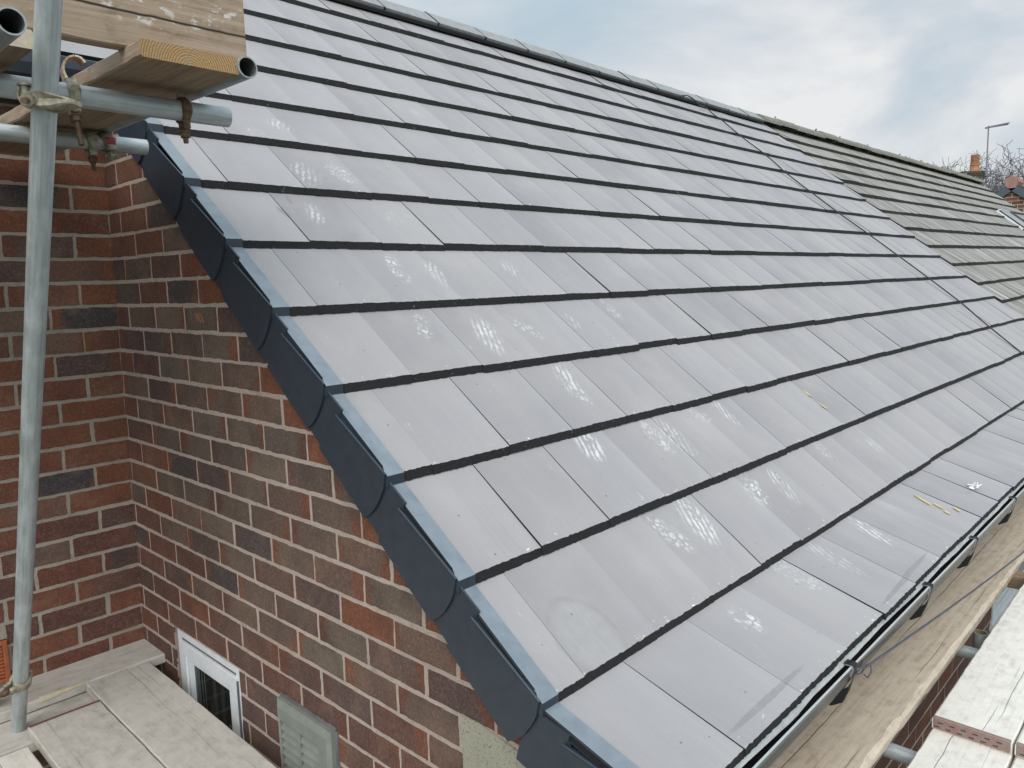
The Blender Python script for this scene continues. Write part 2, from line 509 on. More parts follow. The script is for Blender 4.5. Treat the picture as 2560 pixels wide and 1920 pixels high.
def make_wood(name, c_lo, c_mid, c_hi, crack=.8, dust=.3, seed=0.0, dustc=(.5, .47, .43), knots=True, cw=1.0, splash=0.0, cy=None):
    """weathered plank: object x runs along the grain, y across, z through"""
    M_, nt, b = mat(name)
    T = NT(nt)
    tc = T.n('ShaderNodeTexCoord')
    oi = T.n('ShaderNodeObjectInfo').outputs['Random']
    off = T.n('ShaderNodeCombineXYZ', {0: T.math('MULTIPLY', oi, 37.0), 1: T.math('MULTIPLY', oi, 11.0), 2: seed}).outputs[0]
    ob = T.n('ShaderNodeVectorMath', {0: tc.outputs['Object'], 1: off}, operation='ADD').outputs[0]
    # knots bend the grain
    kn = T.n('ShaderNodeTexVoronoi', {'Vector': T.mapping(ob, (2.0, 7.0, 2.0)), 'Scale': 1.0}).outputs['Distance']
    wob = T.noise(T.mapping(ob, (1.3, 6, 6)), 1.0, 3, .5)
    gv = T.n('ShaderNodeVectorMath', {0: T.mapping(ob, (2.6, 62, 62)), 1: T.n('ShaderNodeCombineXYZ', {1: T.math('MULTIPLY', wob, 1.6), 2: 0.0}).outputs[0]}, operation='ADD').outputs[0]
    gr = T.noise(gv, 1.0, 5, .68)
    gf = T.noise(T.mapping(ob, (9, 260, 260)), 1.0, 3, .6)
    rp = T.n('ShaderNodeValToRGB', {'Fac': gr})
    r = rp.color_ramp
    r.elements[0].position = .3; r.elements[0].color = C4(*c_lo)
    r.elements[1].position = .68; r.elements[1].color = C4(*c_hi)
    q = r.elements.new(.5); q.color = C4(*c_mid)
    c = T.mix(T.mapr(gf, .4, .7, 0, .45), rp.outputs[0], C4(*c_lo))
    bl = T.noise(T.mapping(ob, (2.4, 5, 5), (4, 1, 0)), 1.0, 5, .62)
    c = T.mix(T.mapr(bl, .38, .72, 0, dust), c, C4(*dustc))
    dk = T.noise(T.mapping(ob, (3.0, 9, 9), (1, 8, 0)), 1.0, 5, .7)
    c = T.mix(T.mapr(dk, .60, .78, 0, .6), c, C4(c_lo[0] * .5, c_lo[1] * .5, c_lo[2] * .5))
    if knots:
        c = T.mix(T.mapr(kn, .11, .06, 0, .75), c, C4(c_lo[0] * .45, c_lo[1] * .4, c_lo[2] * .35))
    mo = T.noise(T.mapping(ob, (17, 24, 24), (2, 5, 0)), 1.0, 6, .68)
    c = T.mix(T.mapr(mo, .42, .62, 0, min(.95, dust * .9)), c, C4(dustc[0] * 1.05, dustc[1] * 1.05, dustc[2] * 1.05))
    c = T.mix(T.mapr(mo, .44, .30, 0, .45), c, C4(c_lo[0] * .8, c_lo[1] * .8, c_lo[2] * .8))
    sm = T.noise(T.mapping(ob, (3.5, 8, 8), (7, 2, 4)), 1.0, 7, .68)
    c = T.mix(T.mapr(sm, .64, .74, 0, .38), c, C4(c_lo[0] * .55, c_lo[1] * .55, c_lo[2] * .55))
    so = T.n('ShaderNodeSeparateXYZ', {0: tc.outputs['Object']})
    ckm = None
    for q_, (amp, thr) in enumerate(((.07, .0011), (.09, .0008))):
        yc = cy[q_] if cy else T.math('MULTIPLY', T.math('SUBTRACT', T.math('FRACT', T.math('MULTIPLY', oi, 7.3 + 5.1 * q_)), .5), 2 * amp)
        wig = T.math('MULTIPLY', T.math('SUBTRACT', T.noise(T.mapping(ob, (2.6, .0, .0), (q_ * 4, 0, 0)), 1.0, 4, .6), .5), .035)
        dd_ = T.math('ABSOLUTE', T.math('SUBTRACT', so.outputs['Y'], T.math('ADD', yc, wig)))
        gt = T.mapr(T.noise(T.mapping(ob, (.8 + q_, 0, 0), (6 + q_, 2, 0)), 1.0, 2), (.40 + .06 * q_) if not cy else .30, (.50 + .06 * q_) if not cy else .36, 0, 1)
        mk_ = T.math('MULTIPLY', T.mapr(dd_, thr * 1.8 * cw, thr * .5 * cw, 0, crack), gt)
        ckm = mk_ if ckm is None else T.math('MAXIMUM', ckm, mk_)
    if splash:
        sn = T.noise(T.mapping(ob, (22, 40, 40), (3, 3, 1)), 1.0, 6, .72)
        sp_ = T.math('MULTIPLY', T.mapr(sn, .54, .60, 0, splash), T.mapr(T.noise(T.mapping(ob, (2.2, 5, 5), (8, 1, 2)), 1.0, 2), .57, .66, 0, 1))
        c = T.mix(sp_, c, C4(.72, .69, .65))
    c = T.mix(ckm, c, C4(.03, .024, .02))
    T.link(c, b.inputs['Base Color'])
    b.inputs['Roughness'].default_value = .82
    b.inputs['Specular IOR Level'].default_value = .25
    h = T.math('SUBTRACT', T.math('ADD', gr, T.math('MULTIPLY', gf, .5)), T.math('MULTIPLY', ckm, 1.2))
    T.bump(h, .3, .002, b)
    return M_
def make_endgrain():
    M_, nt, b = mat('end_grain')
    T = NT(nt)
    ob = T.n('ShaderNodeTexCoord').outputs['Object']
    # rings about a heart just below the board
    v = T.n('ShaderNodeVectorMath', {0: ob, 1: (0, .005, -.046)}, operation='SUBTRACT').outputs[0]
    v = T.n('ShaderNodeVectorMath', {0: v, 1: (0, 1, 1)}, operation='MULTIPLY').outputs[0]
    ln = T.n('ShaderNodeVectorMath', {0: v}, operation='LENGTH').outputs['Value']
    ln = T.math('ADD', ln, T.math('MULTIPLY', T.noise(ob, 28, 3), .006))
    w = T.math('SINE', T.math('MULTIPLY', ln, 1150.0))
    n1 = T.noise(ob, 190, 4, .7)
    c = T.mix(T.mapr(w, -.6, .8), C4(.46, .29, .13), C4(.28, .155, .062))
    c = T.mix(T.mapr(n1, .5, .72, 0, .55), c, C4(.2, .13, .07))
    c = T.mix(T.mapr(T.noise(ob, 26, 3), .5, .75, 0, .5), c, C4(.32, .25, .17))
    T.link(c, b.inputs['Base Color'])
    b.inputs['Roughness'].default_value = .9
    T.bump(n1, .8, .003, b)
    return M_

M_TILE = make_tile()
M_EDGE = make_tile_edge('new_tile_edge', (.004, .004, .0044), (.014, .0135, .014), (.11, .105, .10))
M_OLD = make_oldtile()
M_OLDEDGE = make_tile_edge('weathered_tile_edge', (.010, .008, .006), (.03, .024, .018), (.07, .062, .035))
M_BRICK = make_brick('gable_brick', 1.08)
M_BRICK2 = make_brick('side_brick', 1.2)
M_MORTAR = make_mortar('mortar', (.45, .355, .295), (.54, .44, .375))
M_MORTAR2 = make_mortar('mortar_grey', (.36, .315, .25), (.46, .39, .32))
M_VERGE = make_plain('anthracite_plastic', (.030, .040, .054), .38, spec=.5, var=.1, scale=30, bump=.05, bscale=500)
M_VERGETOP = make_plain('anthracite_plastic_sky_sheen', (.19, .222, .252), .38, spec=.8, var=.12, scale=18, bump=.04, bscale=400)  # lighter copy of the verge plastic, sky reflection painted into its base colour
M_RIDGE = make_plain('ridge_concrete', (.30, .30, .295), .8, var=.12, scale=22, bump=.4)
M_OLDRIDGE = make_plain('old_ridge_concrete', (.25, .235, .195), .9, var=.22, scale=30, bump=.8, c2=(.12, .115, .09))
M_BLACK = make_plain('black_rubber', (.012, .012, .013), .6, var=.1)
M_GUTTER = make_plain('black_gutter_plastic', (.024, .022, .021), .22, spec=.6, var=.2, scale=12)
M_TRAY = make_plain('grey_eaves_felt', (.50, .50, .49), .7, var=.1, scale=30, bump=.3, bscale=160)
M_GALV = make_galv('galvanised_tube')
M_GALVD = make_galv('galvanised_tube_dull', (.36, .38, .38), .55, .5)
M_TUBEIN = make_plain('tube_inside', (.13, .13, .125), .8, var=.3, scale=40)
M_COUP = make_plain('coupler_steel', (.46, .41, .30), .5, metal=.25, var=.2, scale=60, bump=.2, c2=(.17, .14, .10))
M_RUST = make_plain('rusty_bolt', (.19, .12, .075), .65, metal=.35, var=.25, scale=90, bump=.3)
M_RED = make_plain('red_label', (.36, .03, .035), .5, var=.15, scale=80)
M_REDW = make_plain('worn_red_paint', (.40, .22, .19), .6, var=.12, scale=50, c2=(.30, .2, .17))
M_LETTER = make_plain('label_letters', (.62, .52, .48), .6, var=.1)
M_WDECK = make_wood('deck_board', (.40, .36, .31), (.48, .44, .39), (.53, .49, .44), .5, .85, 0, (.56, .515, .46), False)
M_WPALE = make_wood('pale_deck_board', (.52, .475, .41), (.65, .60, .53), (.70, .65, .58), .7, .85, 2, (.74, .69, .615), False)
M_WLONG = make_wood('long_board', (.33, .25, .18), (.50, .40, .30), (.61, .51, .40), .9, .6, 5, (.56, .48, .385))
M_WTOE = make_wood('toe_board', (.17, .115, .075), (.33, .24, .165), (.47, .365, .27), 1.0, .40, 8, (.38, .29, .215), True, 2.0, .75, (-.038, .062))
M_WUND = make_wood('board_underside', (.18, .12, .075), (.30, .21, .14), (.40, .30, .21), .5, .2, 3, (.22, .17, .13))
M_END = make_endgrain()
M_SPLIT = make_plain('fresh_split_wood', (.62, .50, .27), .8, var=.12, scale=60, bump=.5)
M_REDLINE = make_plain('red_end_paint', (.30, .09, .09), .8, var=.25, scale=70)
M_BAND = make_plain('board_end_band', (.26, .22, .19), .6, metal=.3, var=.2, scale=60, bump=.3, c2=(.30, .14, .12))
M_UPVC = make_plain('white_upvc', (.70, .71, .73), .35, var=.06, scale=24)
M_GROOVE = make_plain('seal_grey', (.12, .12, .13), .6)
M_VENT = make_plain('grey_green_vent', (.215, .23, .20), .5, var=.10, scale=20)
M_TERRA = make_plain('terracotta', (.40, .115, .045), .7, var=.15, scale=40, bump=.3)
M_POT = make_plain('pot_terracotta', (.44, .20, .10), .8, var=.18, scale=8)
M_BARGE = make_plain('dark_bargeboard', (.075, .095, .105), .5)
M_LEAD = make_plain('mast_metal', (.22, .22, .28), .5, metal=.4)
M_BARK = make_plain('bark', (.075, .06, .055), .9, var=.2, scale=3)
M_TWIG = make_plain('twig', (.15, .13, .13), .9, var=.2, scale=3)
M_WIRE = make_plain('grey_wire', (.10, .10, .125), .55, metal=.2)
M_CABLE = make_plain('black_cable', (.012, .012, .014), .5)
M_WHITE = make_plain('white_plastic', (.75, .75, .75), .4, var=.08)
M_PLASTER = make_plain('render_back', (.3, .28, .25), .9)
M_SOFFIT = make_plain('black_fascia', (.02, .02, .022), .4)
def make_glass(name, c=(.012, .016, .015)):
    M_, nt, b = mat(name)
    T = NT(nt)
    p = T.n('ShaderNodeNewGeometry').outputs['Position']
    w = T.noise(T.mapping(p, (1, 26, .6)), 1.0, 2, .5)
    c_ = T.mix(T.mapr(w, .5, .62, 0, .6), C4(*c), C4(.05, .06, .058))
    T.link(c_, b.inputs['Base Color'])
    b.inputs['Roughness'].default_value = .06
    b.inputs['Specular IOR Level'].default_value = .5
    return M_
M_GLASS = make_glass('dark_glazing')
def make_stone():
    M_, nt, b = mat('speckled_stone')
    T = NT(nt)
    p = T.n('ShaderNodeNewGeometry').outputs['Position']
    n1 = T.noise(p, 160, 4, .75)
    n2 = T.noise(p, 12, 3)
    c = T.mix(n2, C4(.30, .28, .21), C4(.37, .35, .27))
    c = T.mix(T.mapr(n1, .45, .34, 0, .9), c, C4(.06, .055, .045))
    c = T.mix(T.mapr(n1, .62, .72, 0, .5), c, C4(.5, .49, .42))
    T.link(c, b.inputs['Base Color'])
    b.inputs['Roughness'].default_value = .95
    T.bump(n1, .8, .004, b)
    return M_
M_STONE = make_stone()
def make_ground():
    M_, nt, b = mat('ground')
    T = NT(nt)
    p = T.n('ShaderNodeNewGeometry').outputs['Position']
    n = T.noise(p, .35, 6, .6)
    c = T.mix(T.mapr(n, .4, .6), C4(.07, .07, .065), C4(.05, .075, .03))
    T.link(c, b.inputs['Base Color'])
    b.inputs['Roughness'].default_value = .95
    return M_

# ------------------------------------------------------------------ ground
GZ = -5.4
g_ = MB()
g_.face([(-900, -900, GZ), (900, -900, GZ), (900, 900, GZ), (-900, 900, GZ)])
go = g_.build('ground', make_ground())
go['kind'] = 'structure'

# ------------------------------------------------------------------ roof geometry of the house in front
TK = 0.0215                   # tile thickness
def P3(x, s, n_):             # point from slope distance and height over the tile plane
    return Vector((x, s * CT - n_ * ST, s * ST + n_ * CT))
CHIN = 0.0180                 # the leading edge is cut plumb, so its foot stands out down the slope
EAVE = (-0.066, 0.092)        # the eaves course kicks up (bell-cast)
K1 = P3(0, G, -TK)
def frame(j):
    """lower edge of course j (origin), direction up the slope, normal"""
    if j >= 1:
        return Vector((0, j * G * CT, j * G * ST)), Vector((0, CT, ST)), Vector((0, -ST, CT)), G
    o = Vector((0, EAVE[0], EAVE[1]))
    d = Vector((0, K1.y - EAVE[0], K1.z - EAVE[1]))
    L = d.length
    d.normalize()
    return o, d, Vector((0, -d.z, d.y)), L
def TP(x, j, s, n_):          # tile coordinates of a course -> world (top falls by TK over the course)
    o, d, nn, L = frame(j)
    if j >= 1:
        return o + d * s + nn * (n_ - TK * s / L) + Vector((x, 0, 0))
    return o + d * s + nn * n_ + Vector((x, 0, 0))

house = thing('brick_house', 'brick house with new pale grey tiled roof and dark plastic verge', 'house', (2.0, 2.5, GZ))
def hb(b, name, mats):
    return keep(b.build(name, mats), house)

TW = .2925
TOPK = 14
def tile_courses(b, x_start, x_end, j0, j1, first_x=0.0, fine_to=3.0):
    for j in range(j0, j1):
        off = .097 if j % 2 else .2405
        o, d, nn, L = frame(j)
        xs = []
        x = off + TW * math.floor((x_start - off) / TW)
        while x < x_end:
            xs.append(x); x += TW
        for x in xs:
            a, c = max(x, x_start), min(x + TW, x_end)
            if c - a < .03:
                continue
            gap = random.choice([.0006, .0006, .0006, .0008, .0008, .0010, .0014, .0018])
            a2, c2 = a + gap * .5, c - gap * .5
            lift = random.gauss(0, .0012)
            tl = random.gauss(0, .0010)
            sl = random.gauss(0, .0018)
            rnd = (random.random(), random.random(), random.random(), 1)
            ns = 28 if x < fine_to else (10 if x < 5 else 4)
            top0, top1, bot0, uv0 = [], [], [], []
            sd = random.random() * 100
            for i in range(ns + 1):
                t = i / ns
                xx = a2 + (c2 - a2) * t
                amp = .0024 if x < fine_to else .0015
                w1 = amp * mnoise.noise((xx * 75, sd, j * 3.1)) + amp * .8 * mnoise.noise((xx * 210, sd, j))
                w2 = amp * mnoise.noise((xx * 75, sd + 9, j * 3.1)) + amp * .8 * mnoise.noise((xx * 190, sd + 4, j))
                h = lift + tl * (t - .5) * 2
                top0.append(TP(xx, j, sl + w1, h + .0006 * mnoise.noise((xx * 90, sd, 7.7))))
                bot0.append(TP(xx, j, sl + w2 - (CHIN if j else .006), h - TK + .0025 + w2 * .6))
                top1.append(TP(xx, j, L + .03, h * .3))
                uv0.append((xx, j * G + .0001))
            for i in range(ns):
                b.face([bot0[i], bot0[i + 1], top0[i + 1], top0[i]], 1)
            # top face as one strip
            for i in range(ns):
                ua, ub = uv0[i], uv0[i + 1]
                b.face([top0[i], top0[i + 1], top1[i + 1], top1[i]], 0, [ua, ub, (ub[0], ub[1] + G * .999), (ua[0], ua[1] + G * .999)], rnd)
            for i, sgn in ((0, 1), (ns, -1)):
                dn = top1[i] - nn * (TK * .6)
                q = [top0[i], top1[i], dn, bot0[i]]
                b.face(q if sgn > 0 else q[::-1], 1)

roof_b = MB()
tile_courses(roof_b, -.045, 7.53, 0, TOPK)
# upper part carries on to the left over the set-back wing
LEFT_X = -5.0
def left_wing(b):
    for j, (s0, s1) in enumerate([(9.36, 10), (10, 11), (11, 12), (12, 13), (13, 14)]):
        for q in range(17):
            x1 = -.046 - q * TW
            x0 = x1 - TW + .0012
            rnd = (random.random(), random.random(), random.random(), 1)
            A = [P3(x0, s0 * G, .0), P3(x1, s0 * G, .0), P3(x1, s1 * G + .02, -TK), P3(x0, s1 * G + .02, -TK)]
            b.face(A, 0, [(x0, s0 * G + .01), (x1, s0 * G + .01), (x1, s1 * G - .001), (x0, s1 * G - .001)], rnd)
            b.face([P3(x0, s0 * G, -TK), P3(x1, s0 * G, -TK), A[1], A[0]], 1)
left_wing(roof_b)
# back slope and underlay so that the roof is solid from any side
RK = 14.03
ap = P3(0, RK * G, -.006)
RY, RZ = ap.y, ap.z
def quad_slab(b, x0, x1, mi):
    b.face([(x0, RY, RZ), (x1, RY, RZ), (x1, 2 * RY - .2, .15), (x0, 2 * RY - .2, .15)], mi)
quad_slab(roof_b, LEFT_X, 7.53, 1)
roof_b.face([P3(-.02, .9 * G, -TK - .05), P3(7.5, .9 * G, -TK - .05), P3(7.5, 14 * G, -TK - .05), P3(-.02, 14 * G, -TK - .05)], 1)
roof_b.face([P3(LEFT_X, 9.5 * G, -TK - .03), P3(-.02, 9.5 * G, -TK - .03), P3(-.02, 14 * G, -TK - .03), P3(LEFT_X, 14 * G, -TK - .03)], 1)
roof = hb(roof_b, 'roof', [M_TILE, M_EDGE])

# verge units, one clipped over the end of each course
def verge_unit(j):
    o, d, nn, L = frame(j)
    X = Vector((1, 0, 0))
    b = MB()
    s_ = L / G
    arc_end = [(.004, .003), (-.004, -.012), (-.013, -.03), (-.019, -.06), (-.021, -.095), (-.017, -.125), (-.006, -.156)]
    arc_top = [(.245 * s_, -.157), (.236 * s_, -.12), (.232 * s_, -.085), (.234 * s_, -.05), (.2385 * s_, -.027)]
    panel = arc_end + arc_top
    b.prism(panel, o, d, nn, -X, .049, .0565)
    # bead along the top edge of the panel
    pts = [o + d * .002 + nn * .004 - X * .0553, o + d * (.12 * s_) + nn * -.0105 - X * .0553, o + d * (.2385 * s_) + nn * -.026 - X * .0553]
    b.tube(pts, .0032, 8)
    # set-back upper part that runs under the next unit
    b.prism([(.02, -.156), (1.06 * L, -.156), (1.06 * L, -.018), (.998 * L, -.009), (.728 * L, -.001), (.724 * L, -.016), (.70 * L, -.026), (.02, -.006)], o, d, nn, -X, .044, .0492)
    # flange lying on the tile
    def fp(x, s, h):
        return TP(x, j, s, h)
    A = [fp(-.0525, -.004, .0045), fp(0, -.004, .0045), fp(0, L - .002, .0045), fp(-.0445, L - .002, .0045), fp(-.0445, .03, .0045), fp(-.0525, .012, .0045)]
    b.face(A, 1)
    b.face([fp(-.0445, .03, .0045), fp(-.0445, L - .002, .0045), fp(-.0445, L - .002, -.02), fp(-.0445, .03, -.02)], 0)
    B = [fp(-.0525, -.006 - (CHIN if j else .006), -TK - .001), fp(0, -.006 - (CHIN if j else .006), -TK - .001)]
    b.face([B[0], B[1], A[1], A[0]], 0)
    b.face([B[1], fp(0, .01, -TK), fp(0, .01, .0045), A[1]], 0)
    b.face([A[1], fp(0, -.004, .001), fp(0, L - .002, .001), A[2]], 0)
    b.face([B[0], A[0], fp(-.0525, .012, .0045), fp(-.0525, .012, -TK)], 0)
    u = b.build('verge_unit', [M_VERGE, M_VERGETOP])
    keep(u, house)
    u.parent = roof
    u.matrix_parent_inverse = Matrix.Identity(4)
    return u
for j in range(0, 9):
    verge_unit(j)

# ridge tiles
def angle_ridge(b, x0, x1, y, z, leg, ang, th, mi=0):
    """inverted V with a rounded crown"""
    prof = []
    ca, sa = math.cos(ang), math.sin(ang)
    out = [(-leg * ca, -leg * sa), (-.02, -.014), (0, -.002), (.02, -.014), (leg * ca, -leg * sa)]
    inn = [(leg * ca - .012, -leg * sa - th * .8), (0, -th - .004), (-leg * ca + .012, -leg * sa - th * .8)]
    b.prism(out + inn, (0, y, z), (0, 1, 0), (0, 0, 1), (1, 0, 0), x0, x1, mi)
rx = 2.0533 - .452 * 16
ri = 0
while rx < 7.40:
    b = MB()
    dz = random.gauss(0, .002)
    angle_ridge(b, rx + .003, min(rx + .449, 7.42), RY + .0, RZ + .052 + dz, .172, math.radians(38), .018)
    u = b.build('ridge_tile', M_RIDGE)
    keep(u, house); u.parent = roof; u.matrix_parent_inverse = Matrix.Identity(4)
    b = MB()   # dark union strip between ridge tiles
    angle_ridge(b, rx - .006, rx + .006, RY, RZ + .0545 + dz, .175, math.radians(38), .02)
    u2 = b.build('ridge_union', M_BLACK)
    u2.parent = u
    rx += .452
b = MB()
angle_ridge(b, LEFT_X, 7.40, RY, RZ + .030, .176, math.radians(38), .02)
u = b.build('ridge_roll', M_BLACK)
u.parent = roof
for o_ in roof.children:
    o_.matrix_parent_inverse = Matrix.Identity(4)

# ------------------------------------------------------------------ brick walls
def clip_half(poly, fn):
    """keep the part of the polygon where fn(p) <= 0"""
    out = []
    n = len(poly)
    for i in range(n):
        p, q = poly[i], poly[(i + 1) % n]
        a, c = fn(p), fn(q)
        if a <= 0:
            out.append(p)
        if (a < 0 < c) or (c < 0 < a):
            t = a / (a - c)
            out.append((p[0] + (q[0] - p[0]) * t, p[1] + (q[1] - p[1]) * t))
    return out
BP, CP = .2425, .0895          # brick pitch, course pitch
BED0 = .050
def brick_wall(b, to3, nrm, u0, u1, z0, z1, offs, holes=(), clip=None, jit=.0026, depth=.0015, mj=.0130, extra=None, flash=.55, fine=True, redtop=None):
    """courses of bricks on a plane: to3(u,z,d) gives the world point d in front of the plane"""
    k0 = int(math.floor((z0 - BED0) / CP)); k1 = int(math.ceil((z1 - BED0) / CP))
    for k in range(k0, k1):
        za = BED0 + k * CP + mj * .5
        zb = BED0 + (k + 1) * CP - mj * .5
        off = offs(k)
        i0 = int(math.floor((u0 - off) / BP)) - 1
        i1 = int(math.ceil((u1 - off) / BP)) + 1
        for i in range(i0, i1):
            a = off + i * BP + mj * .45 + random.gauss(0, .0016)
            c = off + (i + 1) * BP - mj * .45 + random.gauss(0, .0016)
            a, c = max(a, u0), min(c, u1)
            if c - a < .02:
                continue
            spans = [(a, c)]
            for h in holes:
                hz = min(zb, h[3]) - max(za, h[2])
                if hz > .25 * (zb - za):
                    ns = []
                    for s0, s1 in spans:
                        if s1 <= h[0] or s0 >= h[1]:
                            ns.append((s0, s1))
                        else:
                            if h[0] - s0 > .02: ns.append((s0, h[0]))
                            if s1 - h[1] > .02: ns.append((h[1], s1))
                    spans = ns
            for s0, s1 in spans:
                dz0, dz1 = random.gauss(0, .0009), random.gauss(0, .0009)
                nu = max(2, int((s1 - s0) / (.02 if fine else .3)))
                nv = 4 if fine else 1
                ring = []
                for q in range(nu): ring.append((s0 + (s1 - s0) * q / nu, za + dz0 + (dz1 - dz0) * q / nu))
                for q in range(nv): ring.append((s1, za + dz1 + (zb - za) * q / nv))
                for q in range(nu): ring.append((s1 - (s1 - s0) * q / nu, zb + dz1 + (dz0 - dz1) * q / nu))
                for q in range(nv): ring.append((s0, zb + dz0 - (zb - za) * q / nv))
                sd = random.random() * 50
                rr = []
                ln_ = len(ring)
                for p in ring:
                    ju = jit * (mnoise.noise((p[0] * 90, p[1] * 90, sd)) + .6 * mnoise.noise((p[0] * 260, p[1] * 260, sd)))
                    jz = jit * (mnoise.noise((p[0] * 90 + 31, p[1] * 90, sd)) + .6 * mnoise.noise((p[0] * 260 + 9, p[1] * 260, sd)))
                    rr.append((p[0] + ju, p[1] + jz))
                if clip:
                    rr = clip_half(rr, clip)
                    if len(rr) < 3:
                        continue
                cu, cz = (s0 + s1) / 2, (za + zb) / 2
                proud = max(-.0002, random.gauss(.0004, .0007))
                hi = random.random()
                fl = 0.0
                if random.random() < flash:
                    fl = random.uniform(.5, 1.0)
                dk = random.random()
                dk = random.uniform(.8, 1.0) if dk < .22 else random.uniform(0, .55)
                col = (hi, fl, dk, 1)
                if extra:
                    col = extra(cu, cz, col)
                front = [to3(u_ + (cu - u_) * .012, z_ + (cz - z_) * .03, proud) for u_, z_ in rr]
                mid = [to3(u_, z_, proud - .0012) for u_, z_ in rr]
                back = [to3(u_, z_, -depth - .0035) for u_, z_ in rr]
                uvs = [((u_ - s0) / (s1 - s0), (z_ - za) / (zb - za)) for u_, z_ in rr]
                b.face(front, 0, uvs, col)
                n_ = len(rr)
                for q in range(n_):
                    q2 = (q + 1) % n_
                    b.face([mid[q], mid[q2], front[q2], front[q]], 0, [uvs[q], uvs[q2], uvs[q2], uvs[q]], col)
                    b.face([back[q], back[q2], mid[q2], mid[q]], 0, [uvs[q], uvs[q2], uvs[q2], uvs[q]], col)

XW = -.020                       # face of the gable wall
FY = .20                         # face of the front wall
def WY(z):                       # face of the set-back side wall (leans a touch)
    return 2.503 - .030 * z
def slope_n(y, z):
    return -y * ST + z * CT
# -- gable wall
WIN = (1.668, 2.196, -1.05, -.2185)
VENT = (1.085, 1.385, -.56, -.2185)
STONE = (.20, .53, -.30, .065)
b = MB()
def g3(y, z, d):
    return Vector((XW - d, y, z))
def goff(k):
    return 1.505 if (k % 2 == 1) else 1.384
def gextra(y, z, col):
    # towards the top and the corner the bricks are redder; the middle of the wall is browner
    hi, fl, dk, a = col
    t = max(0, min(1, (2.35 - y) / .5))
    if random.random() < .88:
        fl = random.uniform(.65, 1.0)
    if random.random() > .45 + .55 * t:
        fl = fl * .3
    s = slope_n(y, z)
    if s > -.22 and random.random() < .75:
        fl = 0; hi = random.uniform(0, .2)
    if z < -.05:
        hi = min(1, hi * .6 + .35); fl *= .6; dk = min(1, dk + .3)
    return (hi, fl, dk, a)
brick_wall(b, g3, (-1, 0, 0), FY, 2.52, -1.2, 2.0, goff, [WIN, VENT, STONE], lambda p: slope_n(p[0], p[1]) + .045, extra=gextra, flash=.8)
# mortar bed behind, with openings
def poly_yz(pts, x, mi):
    b.face([(x, y, z) for y, z in pts], mi)
xm = XW + .0012
y3, y4 = 2.60, FY
def zt(y):
    return min((y * ST - .05) / CT, 5)
strips = sorted(set([FY, STONE[1], VENT[0], VENT[1], WIN[0], WIN[1], 2.6]))
for ya, yb in zip(strips[:-1], strips[1:]):
    lo = GZ
    zlo = None
    for h in (WIN, VENT):
        if ya >= h[0] - 1e-6 and yb <= h[1] + 1e-6:
            zlo = h
    if zlo:
        poly_yz([(yb, GZ), (ya, GZ), (ya, zlo[2]), (yb, zlo[2])], xm, 1)
        poly_yz([(yb, zlo[3]), (ya, zlo[3]), (ya, zt(ya)), (yb, zt(yb))], xm, 1)
        # reveal
        h = zlo
        b.face([(xm, ya, h[2]), (xm, ya, h[3]), (xm + .1, ya, h[3]), (xm + .1, ya, h[2])], 1)
        b.face([(xm, yb, h[3]), (xm, yb, h[2]), (xm + .1, yb, h[2]), (xm + .1, yb, h[3])], 1)
        b.face([(xm, ya, h[3]), (xm, yb, h[3]), (xm + .1, yb, h[3]), (xm + .1, ya, h[3])], 1)
    else:
        poly_yz([(yb, GZ), (ya, GZ), (ya, zt(ya)), (yb, zt(yb))], xm, 1)
hb(b, 'gable_wall', [M_BRICK, M_MORTAR])

# -- set-back wall on the left of the gable
b = MB()
def s3(x, z, d):
    return Vector((x, WY(z) - d, z))
def soff(k):
    return -.020 + .004 if (k % 2 == 0) else -.151
AIRB = (-.72, -.506, -.3535, -.1865)
def sextra(x, z, col):
    hi, fl, dk, a = col
    fl = fl * random.choice([0, .3, .8]); hi = random.uniform(0, .65)
    if z < .25: hi = random.uniform(.35, 1.0)
    if random.random() < .10: fl, dk = 1, 1
    return (hi, fl, dk, a)
brick_wall(b, s3, (0, -1, 0), -1.35, XW, -.9, 1.78, soff, [AIRB], extra=sextra, jit=.0028, mj=.0135, flash=.5)
for xa, xb, za, zb in ((LEFT_X, AIRB[0], GZ, 1.80), (AIRB[1], XW + .005, GZ, 1.80), (AIRB[0], AIRB[1], GZ, AIRB[2]), (AIRB[0], AIRB[1], AIRB[3], 1.80)):
    b.face([(xa, WY(za) + .0014, za), (xb, WY(za) + .0014, za), (xb, WY(zb) + .0014, zb), (xa, WY(zb) + .0014, zb)], 1)
hb(b, 'side_wall', [M_BRICK2, M_MORTAR2])

# -- front wall under the eaves
b = MB()
def f3(x, z, d):
    return Vector((x, FY - d, z))
FWIN = (3.995, 5.2, -1.062, -.30)
brick_wall(b, f3, (0, -1, 0), XW, 7.5, -1.9, 0, lambda k: .1 if k % 2 else .22, [FWIN], fine=False, jit=0, extra=lambda x, z, c: (random.uniform(.2, .9), c[1] * .4, c[2], 1))
for xa, xb, za, zb in ((XW, FWIN[0], GZ, .1), (FWIN[1], 7.5, GZ, .1), (FWIN[0], FWIN[1], GZ, FWIN[2]), (FWIN[0], FWIN[1], FWIN[3], .1)):
    b.face([(xa, FY + .0012, za), (xb, FY + .0012, za), (xb, FY + .0012, zb), (xa, FY + .0012, zb)], 1)
hb(b, 'front_wall', [M_BRICK, M_MORTAR])
